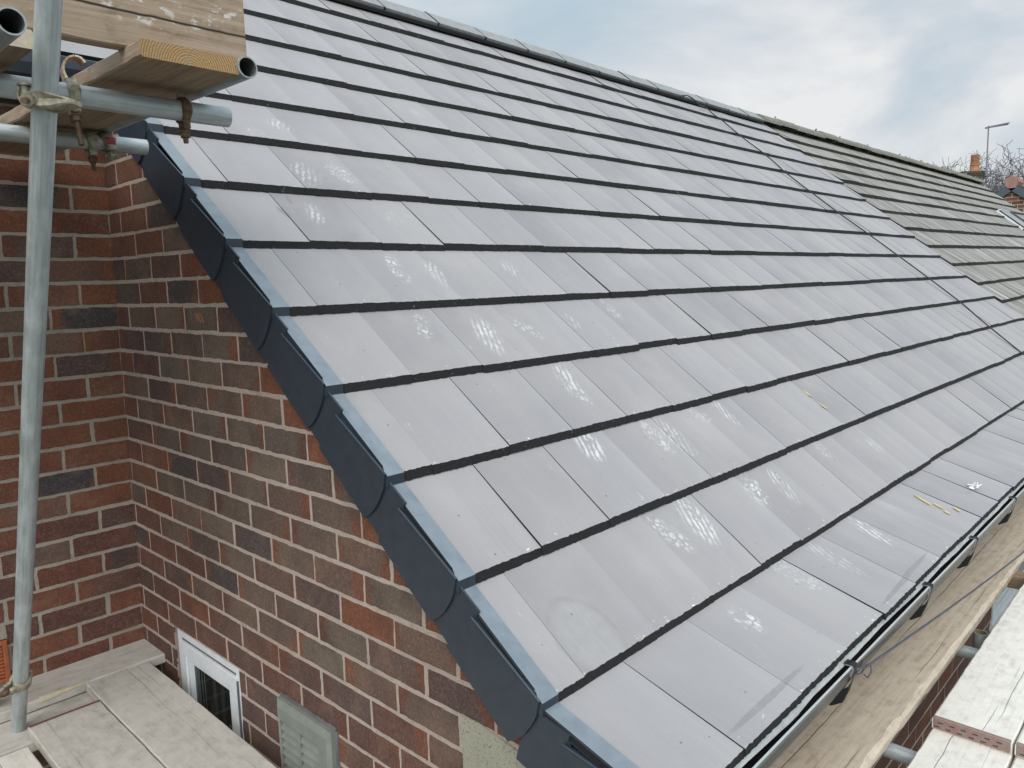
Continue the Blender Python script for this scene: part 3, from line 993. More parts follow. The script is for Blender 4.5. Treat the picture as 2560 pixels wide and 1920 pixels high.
# -- back and far ends
b = MB()
b.box((LEFT_X, 2 * RY - .35, GZ), (7.5, 2 * RY - .25, .3))
b.face([(LEFT_X, WY(1.8), GZ), (LEFT_X, WY(1.8), 1.75), (LEFT_X, RY, RZ - .1), (LEFT_X, 2 * RY - .3, .2), (LEFT_X, 2 * RY - .3, GZ)])
hb(b, 'back_wall', M_PLASTER)

# -- kneeler stone at the foot of the verge
b = MB()
poly = [(.19, -.30), (.525, -.30), (.5255, .058), (.47, .060), (.19, .02)]
poly = clip_half(poly, lambda p: slope_n(*p) + .06)
b.prism(poly, (XW + .02, 0, 0), (0, 1, 0), (0, 0, 1), (-1, 0, 0), 0, .024)
hb(b, 'kneeler_stone', M_STONE)

# -- small window in the gable
def ring_frame(b, y0, y1, z0, z1, w, xf, xb, mi=0, wt_=None, wb=None):
    """rectangular frame in the gable plane with mitred, slightly sloped inner faces"""
    wt_ = w if wt_ is None else wt_; wb = w if wb is None else wb
    o = [(y0, z0), (y1, z0), (y1, z1), (y0, z1)]
    i = [(y0 + w, z0 + wb), (y1 - w, z0 + wb), (y1 - w, z1 - wt_), (y0 + w, z1 - wt_)]
    sl = .006
    i2 = [(y0 + w + sl, z0 + wb + sl), (y1 - w - sl, z0 + wb + sl), (y1 - w - sl, z1 - wt_ - sl), (y0 + w + sl, z1 - wt_ - sl)]
    for k in range(4):
        l = (k + 1) % 4
        b.face([(xf, *o[l]), (xf, *o[k]), (xf, *i[k]), (xf, *i[l])], mi)
        b.face([(xf, *i[l]), (xf, *i[k]), (xb, *i2[k]), (xb, *i2[l])], mi)
        b.face([(xf, *o[k]), (xf, *o[l]), (xb, *o[l]), (xb, *o[k])], mi)
winp = MB()
ring_frame(winp, 1.668, 2.172, -1.04, -.222, .050, XW + .004, XW + .05, 0, .075)
window = hb(winp, 'window', M_UPVC)
def wchild(b, name, m_, par=None):
    o = b.build(name, m_)
    o.parent = par or window
    o.matrix_parent_inverse = Matrix.Identity(4)
    return o
b = MB()   # opening sash, proud of the frame
ring_frame(b, 1.690, 2.142, -1.03, -.262, .044, XW - .005, XW + .03)
b.box((XW - .003, 1.686, -1.03), (XW + .03, 1.692, -.27), 1)
wchild(b, 'sash', [M_UPVC, M_GROOVE])
b = MB()
ring_frame(b, 1.735, 2.097, -.985, -.307, .020, XW + .0005, XW + .02)
wchild(b, 'glazing_bead', M_UPVC)
b = MB()
b.box((XW + .0025, 1.70, -.2525), (XW + .006, 2.13, -.2465), 1)
b.box((XW - .006, 1.69, -.2635), (XW + .006, 2.14, -.2545), 0, None, .002)
wchild(b, 'trickle_vent', [M_UPVC, M_GROOVE])
b = MB()
b.face([(XW + .016, 2.1, -1.0), (XW + .016, 1.73, -1.0), (XW + .016, 1.73, -.30), (XW + .016, 2.1, -.30)])
wchild(b, 'pane', M_GLASS)
b = MB()   # white blind edges behind the glass read as vertical folds
for i in range(4):
    yy = 2.055 - i * .022
    b.box((XW + .0145, yy - .004, -1.0), (XW + .0158, yy, -.32))
wchild(b, 'blind_edge', make_plain('blind', (.09, .10, .10), .7))

# -- louvred extractor vent
b = MB()
y0, y1, z0, z1 = 1.082, 1.383, -.60, -.208
xo = XW - .026
o = [(y0, z0), (y1, z0), (y1, z1), (y0, z1)]
i_ = [(y0 + .016, z0 + .016), (y1 - .012, z0 + .016), (y1 - .012, z1 - .024), (y0 + .016, z1 - .024)]
for k in range(4):
    l = (k + 1) % 4
    b.face([(XW + .01, *o[l]), (XW + .01, *o[k]), (xo + .008, *o[k]), (xo + .008, *o[l])], 0)
    b.face([(xo + .008, *o[l]), (xo + .008, *o[k]), (xo, *i_[k]), (xo, *i_[l])], 0)
ii = [(y0 + .062, z0 + .05), (y1 - .020, z0 + .05), (y1 - .020, z1 - .066), (y0 + .062, z1 - .066)]
for k in range(4):
    l = (k + 1) % 4
    b.face([(xo, *i_[l]), (xo, *i_[k]), (xo + .002, *ii[k]), (xo + .002, *ii[l])], 0)
    b.face([(xo + .002, *ii[l]), (xo + .002, *ii[k]), (xo + .03, *ii[k]), (xo + .03, *ii[l])], 0)
b.face([(xo + .028, y0 + .06, z0), (xo + .028, y1 - .02, z0), (xo + .028, y1 - .02, z1 - .06), (xo + .028, y0 + .06, z1 - .06)], 1)
vent = hb(b, 'vent', [M_VENT, M_GROOVE])
b = MB()
zz = z1 - .072
while zz > z0 + .05:
    b.prism([(xo + .003, zz - .025), (xo + .0045, zz - .026), (xo + .026, zz + .001), (xo + .024, zz + .003)], (0, y0 + .062, 0), (1, 0, 0), (0, 0, 1), (0, 1, 0), 0, y1 - y0 - .082)
    zz -= .0285
b.box((xo + .004, (y0 + y1) / 2 + .018, z0 + .05), (xo + .026, (y0 + y1) / 2 + .022, z1 - .066))
wchild(b, 'louvre', M_VENT, vent)
b = MB()   # smear of cement round the vent
pts = []
rr = []
for k in range(40):
    t = k / 39
    rr.append((y0 - .010 - .004 * mnoise.noise((t * 9, 0, 0)) + t * (y1 - y0 + .012), z1 + .010 + .005 * mnoise.noise((t * 14, 2, 0))))
low = [(y1 + .002, z1 - .002), (y0 - .002, z1 - .002)]
b.prism(low[::-1] + rr[::-1], (XW, 0, 0), (0, 1, 0), (0, 0, 1), (-1, 0, 0), -.006, .006)
rr = [(y0 - .012 - .004 * mnoise.noise((k * .7, 5, 0)), z1 + .004 - k * .02) for k in range(20)]
b.prism([(y0 + .001, z1), (y0 + .001, z0)] + rr[::-1], (XW, 0, 0), (0, 1, 0), (0, 0, 1), (-1, 0, 0), -.006, .005)
wchild(b, 'cement_edge', make_plain('cement', (.16, .15, .15), .95, bump=.5), vent)

# -- terracotta air brick in the set-back wall
b = MB()
x0, x1, z0, z1 = -.72, -.508, -.350, -.190
yw = WY(-.27)
def ybx(xa, xb, za, zb, ya, yb, mi=0, bev=.002):
    b.box((xa, yw + ya, za), (xb, yw + yb, zb), mi, None, bev)
ybx(x0, x1, z1 - .016, z1, -.014, .02); ybx(x0, x1, z0, z0 + .016, -.014, .02)
ybx(x0, x0 + .016, z0 + .0155, z1 - .0155, -.0145, .02); ybx(x1 - .016, x1, z0 + .0155, z1 - .0155, -.0145, .02)
ybx(x0 + .01, x1 - .01, z0 + .01, z1 - .01, .004, .02, 1, 0)
airb = hb(b, 'air_brick', [M_TERRA, M_GROOVE])
b = MB()
for k in range(9):
    zc = z0 + .026 + k * .0137
    b.prism([(-.008, zc - .005), (-.006, zc - .006), (.006, zc + .004), (.004, zc + .0055)], (x0 + .017, yw, 0), (0, 1, 0), (0, 0, 1), (1, 0, 0), 0, x1 - x0 - .034)
wchild(b, 'louvre', M_TERRA, airb)

# -- gutter and eaves
b = MB()
def gut_prof():
    # outer profile from lip down round the bottom to the back, (y,z)
    P = [(-.0795, .0482), (-.0845, .0465), (-.083, .036), (-.079, .020), (-.075, .002), (-.065, -.018), (-.045, -.036), (-.020, -.045), (.010, -.044), (.032, -.03), (.042, 0), (.045, .045)]
    return P
pr = gut_prof()
xs = [-.03, 7.5]
for gi_, ((ya, za), (yb, zb)) in enumerate(zip(pr[:-1], pr[1:])):
    b.face([(xs[0], ya, za), (xs[1], ya, za), (xs[1], yb, zb), (xs[0], yb, zb)], 2 if gi_ == 0 else 0, None, (1, 1, 1, 1), True)
inn = [(y_ * .93 + .001, z_ + .003) for y_, z_ in pr[2:]]
for (ya, za), (yb, zb) in zip(inn[:-1], inn[1:]):
    b.face([(xs[0], yb, zb), (xs[1], yb, zb), (xs[1], ya, za), (xs[0], ya, za)], 1)
b.face([(xs[0], pr[0][0], pr[0][1]), (xs[0], inn[0][0], inn[0][1]), (xs[1], inn[0][0], inn[0][1]), (xs[1], pr[0][0], pr[0][1])], 2)
b.face([(xs[0], y_, z_) for y_, z_ in pr], 0)
gutter = hb(b, 'gutter', [M_GUTTER, make_plain('gutter_inside', (.075, .068, .06), .45, var=.3, scale=25, bump=.4, c2=(.03, .027, .024)), make_plain('gutter_lip_glint', (.55, .56, .56), .25, metal=.5, spec=.9, var=.05)])  # bright lip colour stands in for the sky reflected along the edge
M_CLIP = make_plain('worn_clip_plastic', (.30, .31, .325), .3, spec=.8, var=.1)
for bx in (.835, 1.533, 2.136, 2.841, 3.55, 4.3, 5.0, 5.8, 6.6):
    b = MB()
    out = [(y_ * 1.05 - .001, z_ - .003) for y_, z_ in pr[2:10]]
    hw = .016
    # clip folded over the lip
    b.prism([(-.062, .053), (-.066, .0505), (-.076, .0515), (-.0865, .0495), (-.088, .043), (-.0855, .030), (-.0805, .018), (-.077, .018), (-.081, .034), (-.084, .0465), (-.076, .0487), (-.067, .0475)], (bx - hw, 0, 0), (0, 1, 0), (0, 0, 1), (1, 0, 0), 0, hw * 1.9, 0, 1)
    # arm under the gutter back to the fascia
    arm = out + [(.06, .03), (.06, -.075), (.0, -.085), (-.045, -.070), (-.072, -.032), (-.083, .02)]
    b.prism([(-.085, .022), (-.0795, .002), (-.069, -.021), (-.048, -.040), (-.021, -.0495), (.01, -.049), (.034, -.034), (.06, -.03), (.06, -.085), (-.03, -.085), (-.058, -.066), (-.072, -.03)], (bx - hw * .5, 0, 0), (0, 1, 0), (0, 0, 1), (1, 0, 0), 0, hw, 1)
    br = b.build('gutter_bracket', [M_CLIP, M_BLACK])
    br.parent = gutter
    br.matrix_parent_inverse = Matrix.Identity(4)
# felt strip hanging into the gutter, wavy edge
b = MB()
n = 150
pv = None
for i in range(n + 1):
    x = -.03 + 7.5 * i / n
    w = .006 * mnoise.noise((x * 3.1, 0, 0)) + .003 * mnoise.noise((x * 9, 4, 0))
    cur = [(x, -.035, .078), (x, -.048 + w * .2, .066), (x, -.058 + w * .4, .052), (x, -.0625 + w * .5, .044 + w)]
    if pv:
        for q in range(3):
            b.face([pv[q], cur[q], cur[q + 1], pv[q + 1]], 0, None, (1, 1, 1, 1), True)
    pv = cur
hb(b, 'eaves_felt', M_TRAY)
b = MB()
b.box((XW, .062, -.13), (7.5, .085, .10)); b.box((XW, .0855, -.13), (7.5, FY - .001, -.115))
hb(b, 'fascia', M_SOFFIT)
# gutter of the set-back wing
b = MB()
yq, zq = 9.36 * G * CT, 9.36 * G * ST
prof = [(-.055, -.03), (-.06, -.034), (-.058, -.07), (-.04, -.105), (-.005, -.115), (.03, -.10), (.045, -.04)]
for (ya, za), (yb, zb) in zip(prof[:-1], prof[1:]):
    b.face([(LEFT_X, yq + ya, zq + za), (-.06, yq + ya, zq + za), (-.06, yq + yb, zq + zb), (LEFT_X, yq + yb, zq + zb)], 0, None, (1, 1, 1, 1), True)
b.face([(-.06, yq + y_, zq + z_) for y_, z_ in prof], 0)
b.box((LEFT_X, yq + .046, zq - .17), (-.06, yq + .07, zq - .03))
b.box((LEFT_X, yq + .0705, zq - .17), (-.06, WY(1.7) + .02, zq - .155))
hb(b, 'side_gutter', M_VERGE)

# -- window in the front wall, glimpsed below the boards
b = MB()
def ffr(x0, x1, z0, z1, w, yf, yb):
    for lo, hi in (((x0, yf, z0), (x1, yb, z0 + w)), ((x0, yf, z1 - w), (x1, yb, z1)), ((x0, yf, z0 + w), (x0 + w, yb, z1 - w)), ((x1 - w, yf, z0 + w), (x1, yb, z1 - w))):
        b.box(lo, hi, 0, None, .004)
ffr(3.997, 4.62, -1.055, -.305, .075, FY - .012, FY + .05)
ffr(4.6205, 5.19, -1.055, -.305, .075, FY - .012, FY + .05)
ffr(4.0735, 4.543, -.979, -.381, .035, FY - .004, FY + .045)
b.box((3.96, FY - .045, -1.085), (5.22, FY + .03, -1.0555), 0, None, .004)
fw = hb(b, 'window', M_UPVC)
b = MB()
b.face([(4.0, FY + .03, -1.05), (5.19, FY + .03, -1.05), (5.19, FY + .03, -.31), (4.0, FY + .03, -.31)])
wchild(b, 'pane', M_GLASS, fw)

# ------------------------------------------------------------------ adjoining house with the weathered roof
nb = thing('terraced_house', 'adjoining house with weathered brown-grey tiled roof and mossy ridge', 'house', (13, 2.5, GZ))
def nbk(b, name, mats, par=None):
    o = b.build(name, mats)
    if par is None:
        keep(o, nb)
    else:
        o.parent = par
        o.matrix_parent_inverse = Matrix.Identity(4)
    return o
SKEW = .050
def OP(x, k, n_):
    kk = k + SKEW * (x - 7.53)
    return P3(x, kk * G, n_)
old_k = [-.3, .25, 1.15, 2.05, 2.9, 3.78, 4.645, 5.60, 6.55, 7.50, 8.47, 9.38, 10.2, 11.02, 11.89, 12.80, 13.72]
b = MB()
for j in range(len(old_k) - 1):
    ka, kb = old_k[j], old_k[j + 1]
    x = 7.535 - (.15 if j % 2 else 0)
    while x < 18.35:
        x0, x1 = max(x, 7.535 + .02), min(x + .30, 18.35)
        x += .30
        if x1 - x0 < .03:
            continue
        rnd = (random.random(), random.random(), random.random(), 1)
        lf = random.gauss(0, .0015); sl = random.gauss(0, .006)
        def hgt(xx):
            return .008 * mnoise.noise((xx * .8, j * 1.7, 3)) + lf
        a0, a1 = hgt(x0), hgt(x1)
        A = [OP(x0 + .002, ka + sl, a0 - .000), OP(x1 - .002, ka + sl, a1 - .000), OP(x1 - .002, kb + .08, -.034), OP(x0 + .002, kb + .08, -.034)]
        b.face(A, 0, [(x0, ka * G), (x1, ka * G), (x1, kb * G), (x0, kb * G)], rnd)
        d0, d1 = OP(x0 + .002, ka + sl - .06, -.032), OP(x1 - .002, ka + sl - .06, -.032)
        b.face([d0, d1, A[1], A[0]], 1)
        b.face([A[0], A[3], d0], 1); b.face([A[1], d1, A[2]], 1)
kr = 13.95
b.face([OP(7.54, -.3, -.05), OP(18.3, -.3, -.05), OP(18.3, 13.9, -.05), OP(7.54, 13.9, -.05)], 1)
ra, rb = OP(7.54, kr, -.02), OP(18.35, kr, -.02)
b.face([ra, rb, (18.35, 2 * rb.y, .1), (7.54, 2 * ra.y, .1)], 0, [(0, 0), (11, 0), (11, 4), (0, 4)], (.4, .4, .4, 1))
old_roof = nbk(b, 'roof', [M_OLD, M_OLDEDGE])
x = 7.43
while x < 18.3:
    x1 = min(x + .445, 18.36)
    b = MB()
    pa, pb = OP(x, kr, 0), OP(x1, kr, 0)
    rings = []
    dz = random.gauss(0, .004)
    for p in (pa, pb):
        rings.append([(p.x, p.y + .115 * math.cos(t), p.z - .050 + dz + .098 * math.sin(t)) for t in [math.pi * q / 10 for q in range(11)]])
    for q in range(10):
        b.face([rings[0][q], rings[1][q], rings[1][q + 1], rings[0][q + 1]], 0, None, (1, 1, 1, 1), True)
    b.face(rings[1], 0); b.face(rings[0][::-1], 0)
    # clumps of moss and mortar
    for q in range(random.choice([0, 1, 1, 2])):
        xx = random.uniform(x, x1); t = random.uniform(.8, 2.4)
        p = Vector((xx, pa.y + .12 * math.cos(t), pa.z - .05 + .11 * math.sin(t) + (xx - x) / max(.01, x1 - x) * (pb.z - pa.z)))
        r_ = random.uniform(.008, .02)
        b.tube([p - Vector((r_, 0, 0)), p, p + Vector((r_, 0, 0))], [r_ * .4, r_, r_ * .4], 6)
    nbk(b, 'ridge_tile', M_OLDRIDGE, old_roof)
    x += .452
b = MB()
b.box((7.55, FY, GZ), (18.2, FY + .1, -.05))
b.face([(18.2, FY, GZ), (18.2, 6.6, GZ), (18.2, 6.6, .2), (18.2, 3.6, 2.95), (18.2, FY, -.02)])
b.box((7.55, 6.5, GZ), (18.2, 6.6, .2))
nbk(b, 'wall', make_brick('plain_brick', 1.0))
# roof window: raised frame and dark glass
b = MB()
def rw(x0, x1, k0, k1, h0, h1, mi):
    vv = [OP(x_, k_, h_) for h_ in (h0, h1) for k_ in (k0, k1) for x_ in (x0, x1)]
    b.mesh(vv, [(0, 2, 3, 1), (4, 5, 7, 6), (0, 1, 5, 4), (2, 6, 7, 3), (0, 4, 6, 2), (1, 3, 7, 5)], mi)
rw(15.035, 15.06, 8.2, 9.9, -.02, .014, 0); rw(16.0, 16.06, 8.2, 9.9, -.02, .05, 1)
rw(15.061, 15.999, 9.84, 9.9, -.02, .04, 0); rw(15.061, 15.999, 8.2, 8.3, -.02, .05, 1)
rwo = nbk(b, 'roof_window', [M_WHITE, M_BARGE], old_roof)
b = MB()
rw(15.061, 15.999, 8.301, 9.819, .0, .035, 0)
o = b.build('pane', M_GLASS); o.parent = rwo

# ------------------------------------------------------------------ house beyond with a facing gable
fx = 20.3
fh = thing('gabled_house', 'distant brick gable with dark bargeboards and a terracotta ridge end', 'house', (fx, 3.3, GZ))
RYF, RZF = 3.30, 3.05
b = MB()
def q3(y, z, d):
    return Vector((fx - d, y, z))
SL = math.tan(math.radians(36))
def fclip(p):
    return p[1] - (RZF - .06 - abs(p[0] - RYF) * SL)
brick_wall(b, q3, (-1, 0, 0), 0.4, 6.2, 1.2, 3.2, lambda k: .02 if k % 2 else .14, [], fclip, jit=0, fine=False, extra=lambda y, z, c: (random.uniform(.3, 1), c[1] * .3, c[2], 1), mj=.013)
b.face([(fx + .0012, 6.2, GZ), (fx + .0012, .4, GZ), (fx + .0012, .4, RZF - .1 - 2.9 * SL), (fx + .0012, RYF, RZF - .06), (fx + .0012, 6.2, RZF - .1 - 2.9 * SL)], 1)
keep(b.build('wall', [M_BRICK, make_mortar('mortar_cream', (.42, .34, .22), (.48, .4, .27))]), fh)
for sgn in (-1, 1):
    b = MB()
    yv, zv = sgn, -SL
    L = math.hypot(yv, zv)
    dv = Vector((0, yv / L, zv / L)); nv = Vector((0, -zv / L * sgn, abs(yv) / L))
    b.prism([(.02, -.14), (3.4, -.14), (3.4, .02), (.02, .02)], (fx, RYF, RZF), dv, (0, dv.z * -sgn, abs(dv.y)), (-1, 0, 0), .0, .06)
    keep(b.build('bargeboard', M_BARGE), fh)
b = MB()
for sgn in (-1, 1):
    b.face([(fx - .06, RYF, RZF + .03), (fx + 7, RYF, RZF + .03), (fx + 7, RYF + sgn * 3.2, RZF + .03 - 3.2 * SL), (fx - .06, RYF + sgn * 3.2, RZF + .03 - 3.2 * SL)])
keep(b.build('roof', M_OLDEDGE), fh)
b = MB()
b.prism([(-.145, .03), (-.12, .115), (0, .185), (.12, .115), (.145, .03), (.085, -.11), (-.085, -.11)], (fx, RYF, RZF), (0, 1, 0), (0, 0, 1), (-1, 0, 0), -.5, .075)
keep(b.build('ridge_end', make_plain('ridge_end_clay', (.36, .19, .15), .8, var=.15)), fh)

# ------------------------------------------------------------------ chimney, aerial, tree
def at_px(u, v, d):
    r = RGT * ((u - 1280) / 1924.) + DWN * ((v - 960) / 1924.) + FWD
    return CAM + r * d
c0 = at_px(2407, 428, 25.0); c1 = at_px(2463, 428, 25.0)
cd = (c1 - c0); cd.z = 0; cw = cd.length; cd.normalize()
cn = Vector((-cd.y, cd.x, 0))
if cn.dot(FWD) < 0: cn = -cn
ct = c0.z
ch = thing('chimney', 'weathered brick chimney with a terracotta pot behind the old ridge', 'chimney', (c0.x, c0.y, GZ))
b = MB()
mtx = Matrix(((cd.x, cn.x, 0, c0.x), (cd.y, cn.y, 0, c0.y), (0, 0, 1, 0), (0, 0, 0, 1)))
k = 0
z = ct
while z > ct - 2.2:
    inset = .0 if k < 3 else .055
    b.box((inset, inset, z - .078), (cw - inset, .62 - inset, z), k % 2, mtx, .006)
    b.box((inset + .01, inset + .01, z - .0895), (cw - inset - .01, .61 - inset, z - .0785), 2, mtx)
    z -= .09; k += 1
b.box((.055, .055, GZ), (cw - .055, .56, z), 0, mtx)
M_CHB = make_plain('chimney_brick', (.085, .068, .045), .95, var=.25, scale=7, bump=.5)
M_CHB2 = make_plain('chimney_brick_dark', (.06, .052, .036), .95, var=.25, scale=7, bump=.5)
keep(b.build('stack', [M_CHB, M_CHB2, make_plain('chimney_joint', (.05, .045, .035), .95)]), ch)
pc = at_px(2436, 427, 25.3); pc.z = ct
b = MB()
ppx = 25.3 / 1924.
H = 42 * ppx
prof = [(0, 11.6), (.06, 11.6), (.36, 9.6), (.37, 10.6), (.42, 10.6), (.44, 9.6), (.47, 9.6), (.48, 10.2), (.53, 10.2), (.54, 9.4)]
z = .54
while z < .95:
    prof += [(z + .005, 8.2), (z + .035, 8.2), (z + .04, 9.6), (z + .082, 9.6)]
    z += .085
prof += [(1.0, 9.4), (1.0, 7.0)]
seg = 20
vv = []
for t, r_ in prof:
    for q in range(seg):
        a = 2 * math.pi * q / seg
        vv.append((pc.x + r_ * ppx * math.cos(a), pc.y + r_ * ppx * math.sin(a), pc.z + t * H))
ff = []
for i in range(len(prof) - 1):
    for q in range(seg):
        ff.append((i * seg + q, i * seg + (q + 1) % seg, (i + 1) * seg + (q + 1) % seg, (i + 1) * seg + q))
b.mesh(vv, ff, 0)
keep(b.build('chimney_pot', M_POT), ch)

a0 = at_px(2470, 462, 24.7); a1 = at_px(2471.5, 317, 24.7)
a0.x, a0.y = a1.x, a1.y
ae = thing('aerial', 'thin television aerial on a tall mast beside the chimney', 'aerial', (a0.x, a0.y, a0.z))
b = MB(); b.tube([a0, a1 + Vector((0, 0, .03))], .020, 8)
keep(b.build('mast', M_LEAD), ae)
b = MB()
e0, e1 = at_px(2464, 320, 24.7), at_px(2521.5, 308, 25.2)
b.tube([e0, e1], .028, 6)
for i in range(11):
    p = e0.lerp(e1, .14 + .085 * i)
    hl = .055 if i else .09
    b.tube([p + Vector((0, 0, .02)) - cn * .09 + Vector((0, 0, hl * .0)), p + Vector((0, 0, .02)) + cn * .09], .006, 5)
b.tube([at_px(2474, 319, 24.7), at_px(2520, 311.5, 25.2)], .012, 5)
keep(b.build('boom', M_LEAD), ae)
b = MB()
b.tube([at_px(2463, 440, 24.9), at_px(2471, 440, 24.72)], .018, 6)
keep(b.build('wall_bracket', M_LEAD), ae)
b = MB()
b.tube([at_px(2463, 455, 24.9), at_px(2471, 453, 24.72)], .018, 6)
keep(b.build('wall_bracket', M_LEAD), ae)

def bare_tree(base, height, spread, seed, label):
    rnd = random.Random(seed)
    t = thing('bare_tree', label, 'tree', base)
    bt, bw = MB(), MB()
    base = Vector(base)
    def grow(p, d, length, r, lvl):
        n = 5 if lvl < 3 else 3
        pts = [p]; rs = [r]
        q = p.copy(); dd = d.copy()
        for i in range(n):
            w = .13 + .035 * lvl
            dd = (dd + Vector((rnd.gauss(0, w), rnd.gauss(0, w), rnd.gauss(.03, w * .8)))).normalized()
            q = q + dd * (length / n)
            pts.append(q.copy()); rs.append(max(.0085, r * (1 - .5 * (i + 1) / n)))
        (bt if lvl < 2 else bw).tube(pts, rs, 8 if lvl < 2 else (5 if lvl < 4 else 3), 0, False)
        if lvl >= 6:
            return
        for i in range((5, 5, 5, 5, 4, 4)[lvl - 1]):
            k_ = rnd.choice(range(1, len(pts))) if i else len(pts) - 1
            ax = Vector((rnd.gauss(0, 1), rnd.gauss(0, 1), rnd.gauss(0, .7))).normalized()
            nd = (dd * .8 + ax * .7 + Vector((0, 0, .12))).normalized()
            grow(pts[k_], nd, length * rnd.uniform(.55, .75), rs[k_] * rnd.uniform(.5, .68), lvl + 1)
    trunk_h = height * .34
    tp = base + Vector((rnd.gauss(0, .2), rnd.gauss(0, .2), trunk_h))
    bt.tube([base, base.lerp(tp, .5), tp], [.34, .27, .22], 10, 0, False)
    for i in range(7):
        a = 2 * math.pi * i / 7 + rnd.uniform(-.3, .3)
        grow(base + (tp - base) * rnd.uniform(.82, 1.0), Vector((math.cos(a) * spread, math.sin(a) * spread, rnd.uniform(.3, .9))).normalized(), height * .25, .15, 1)
    zt_ = max(p[2] for p in bw.v) - base.z
    q_ = height / zt_
    for mb_ in (bt, bw):
        mb_.v = [tuple(base + (Vector(p) - base) * q_) for p in mb_.v]
    keep(bt.build('trunk', M_BARK), t)
    keep(bw.build('crown', M_TWIG), t)
    return t
tb = at_px(2500, 470, 40); tb.z = GZ
bare_tree(tb, 12.9, 1.15, 11, 'large bare winter tree spreading behind the chimney and aerial')
tb = at_px(2360, 480, 44); tb.z = GZ
bare_tree(tb, 13.5, 1.3, 5, 'smaller bare tree showing just above the old ridge left of the chimney')

# ------------------------------------------------------------------ scaffold
def scaffold_tube(p0, p1, label, r=.0242, mats=None, group='scaffold tubes'):
    """hollow tube whose local x axis runs along it"""
    p0, p1 = Vector(p0), Vector(p1)
    d = p1 - p0
    L = d.length
    b = MB()
    b.tube([(0, 0, 0), (L * .5, 0, 0), (L, 0, 0)], r, 32, 0, False, r * .86)
    o = b.build('scaffold_tube', mats or [M_GALV, M_TUBEIN])
    o.location = p0
    o.rotation_mode = 'QUATERNION'
    o.rotation_quaternion = d.to_track_quat('X', 'Z')
    return tag(o, label, 'scaffold tube', group)
def scaffold_board(center_line, width, thick, up, label, mats, name='scaffold_board', side_hint=None, bev=.004, group='scaffold boards', end_mi=None):
    """board: local x along, y across, z through; center_line = (p0,p1) on the middle of the top face"""
    p0, p1 = Vector(center_line[0]), Vector(center_line[1])
    ax = (p1 - p0); L = ax.length; ax.normalize()
    az = Vector(up); az = (az - ax * az.dot(ax)).normalized()
    ay = az.cross(ax)
    b = MB()
    # wobbly board: cross-sections along the length
    n = max(8, int(L / .04))
    sd = random.random() * 90
    secs = []
    for i in range(n + 1):
        x = L * i / n
        w0 = .0022 * mnoise.noise((x * 5, sd, 0)) + .0012 * mnoise.noise((x * 30, sd, 2))
        w1 = .0022 * mnoise.noise((x * 5, sd, 5)) + .0012 * mnoise.noise((x * 30, sd, 7))
        h = .0015 * mnoise.noise((x * 3, sd, 9))
        y0, y1 = -width / 2 + w0, width / 2 + w1
        bv = bev * (1 + .8 * mnoise.noise((x * 14, sd, 3)))
        secs.append([(x, y0 + bv, h), (x, y1 - bv, h), (x, y1, h - bv), (x, y1, -thick + bv), (x, y1 - bv, -thick), (x, y0 + bv, -thick), (x, y0, -thick + bv), (x, y0, h - bv)])
    for s0, s1 in zip(secs[:-1], secs[1:]):
        for q in range(8):
            q2 = (q + 1) % 8
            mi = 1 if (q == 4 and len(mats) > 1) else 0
            b.face([s0[q2], s0[q], s1[q], s1[q2]], mi)
    b.face(secs[0], end_mi if end_mi is not None else 0)
    b.face(secs[-1][::-1], end_mi if end_mi is not None else 0)
    o = b.build(name, mats)
    o.matrix_world = Matrix(((ax.x, ay.x, az.x, p0.x), (ax.y, ay.y, az.y, p0.y), (ax.z, ay.z, az.z, p0.z), (0, 0, 0, 1)))
    return tag(o, label, 'scaffold board', group)

# upper lift, at the top left
LED_Y, LED_Z = 1.16, 1.52
scaffold_tube((-2.4, LED_Y, LED_Z), (-.177, LED_Y, LED_Z), 'horizontal grey tube under the sawn board end, its tip over the roof tiles', .0245)
scaffold_tube((-2.4, 1.78, 1.534), (-.136, 1.78, 1.534), 'lower horizontal tube carrying the red-labelled clip, tip against the verge', .0235)
scaffold_tube((-.236, .935, 1.588), (-.262, 2.40, 1.588), 'open-ended tube lying beside the sawn board end, running back under it', .0245, [M_GALVD, M_TUBEIN])
scaffold_tube((-.743, .805, 1.549), (-.743, 1.30, 1.549), 'short open-ended tube cut by the top left corner of the photo', .0235, [M_GALVD, M_TUBEIN])
F_ = Vector((-.5615, 2.2271, -.41)); T_ = Vector((-.6586, .8764, 1.621))
scaffold_tube(F_, T_ + (T_ - F_) * .12, 'tall leaning galvanised pole from the lower deck past the top of the photo', .0228)
scaffold_tube((-.60, 2.42, -.41), (-.632, 2.095, .05), 'short stub of tube at the left edge beside the foot of the leaning pole', .0255)
scaffold_tube((-.235, 1.36, 1.60), (-.235, 1.36, 2.15), 'short pale upright glimpsed in the gap under the edge-set plank', .026)

scaffold_board(((-.363, .940, 1.606), (-.391, 2.36, 1.606)), .222, .037, (0, 0, 1), 'board with golden sawn end grain projecting over the horizontal tube', [M_WTOE, M_WUND, M_END], end_mi=2)
scaffold_board(((-.765, 1.0, 1.598), (-.765, 2.36, 1.598)), .225, .037, (0, 0, 1), 'brown board behind the leaning pole, left of the sawn board end', [M_WLONG, M_WUND])
for bx_, lab_ in ((-1.0, 'upper lift board next but one left of the leaning pole'), (-1.235, 'upper lift board third from the leaning pole'), (-1.47, 'upper lift board farthest from the gable')):
    scaffold_board(((bx_, .98, 1.598), (bx_, 2.36, 1.598)), .225, .037, (0, 0, 1), lab_, [M_WLONG, M_WUND])
# toe board standing on edge
tbo = scaffold_board(((-2.2, 1.012, 1.712), (-.194, 1.012, 1.716)), .225, .038, (0, -1, 0), 'thick cracked plank set on edge across the top left corner', [M_WTOE])

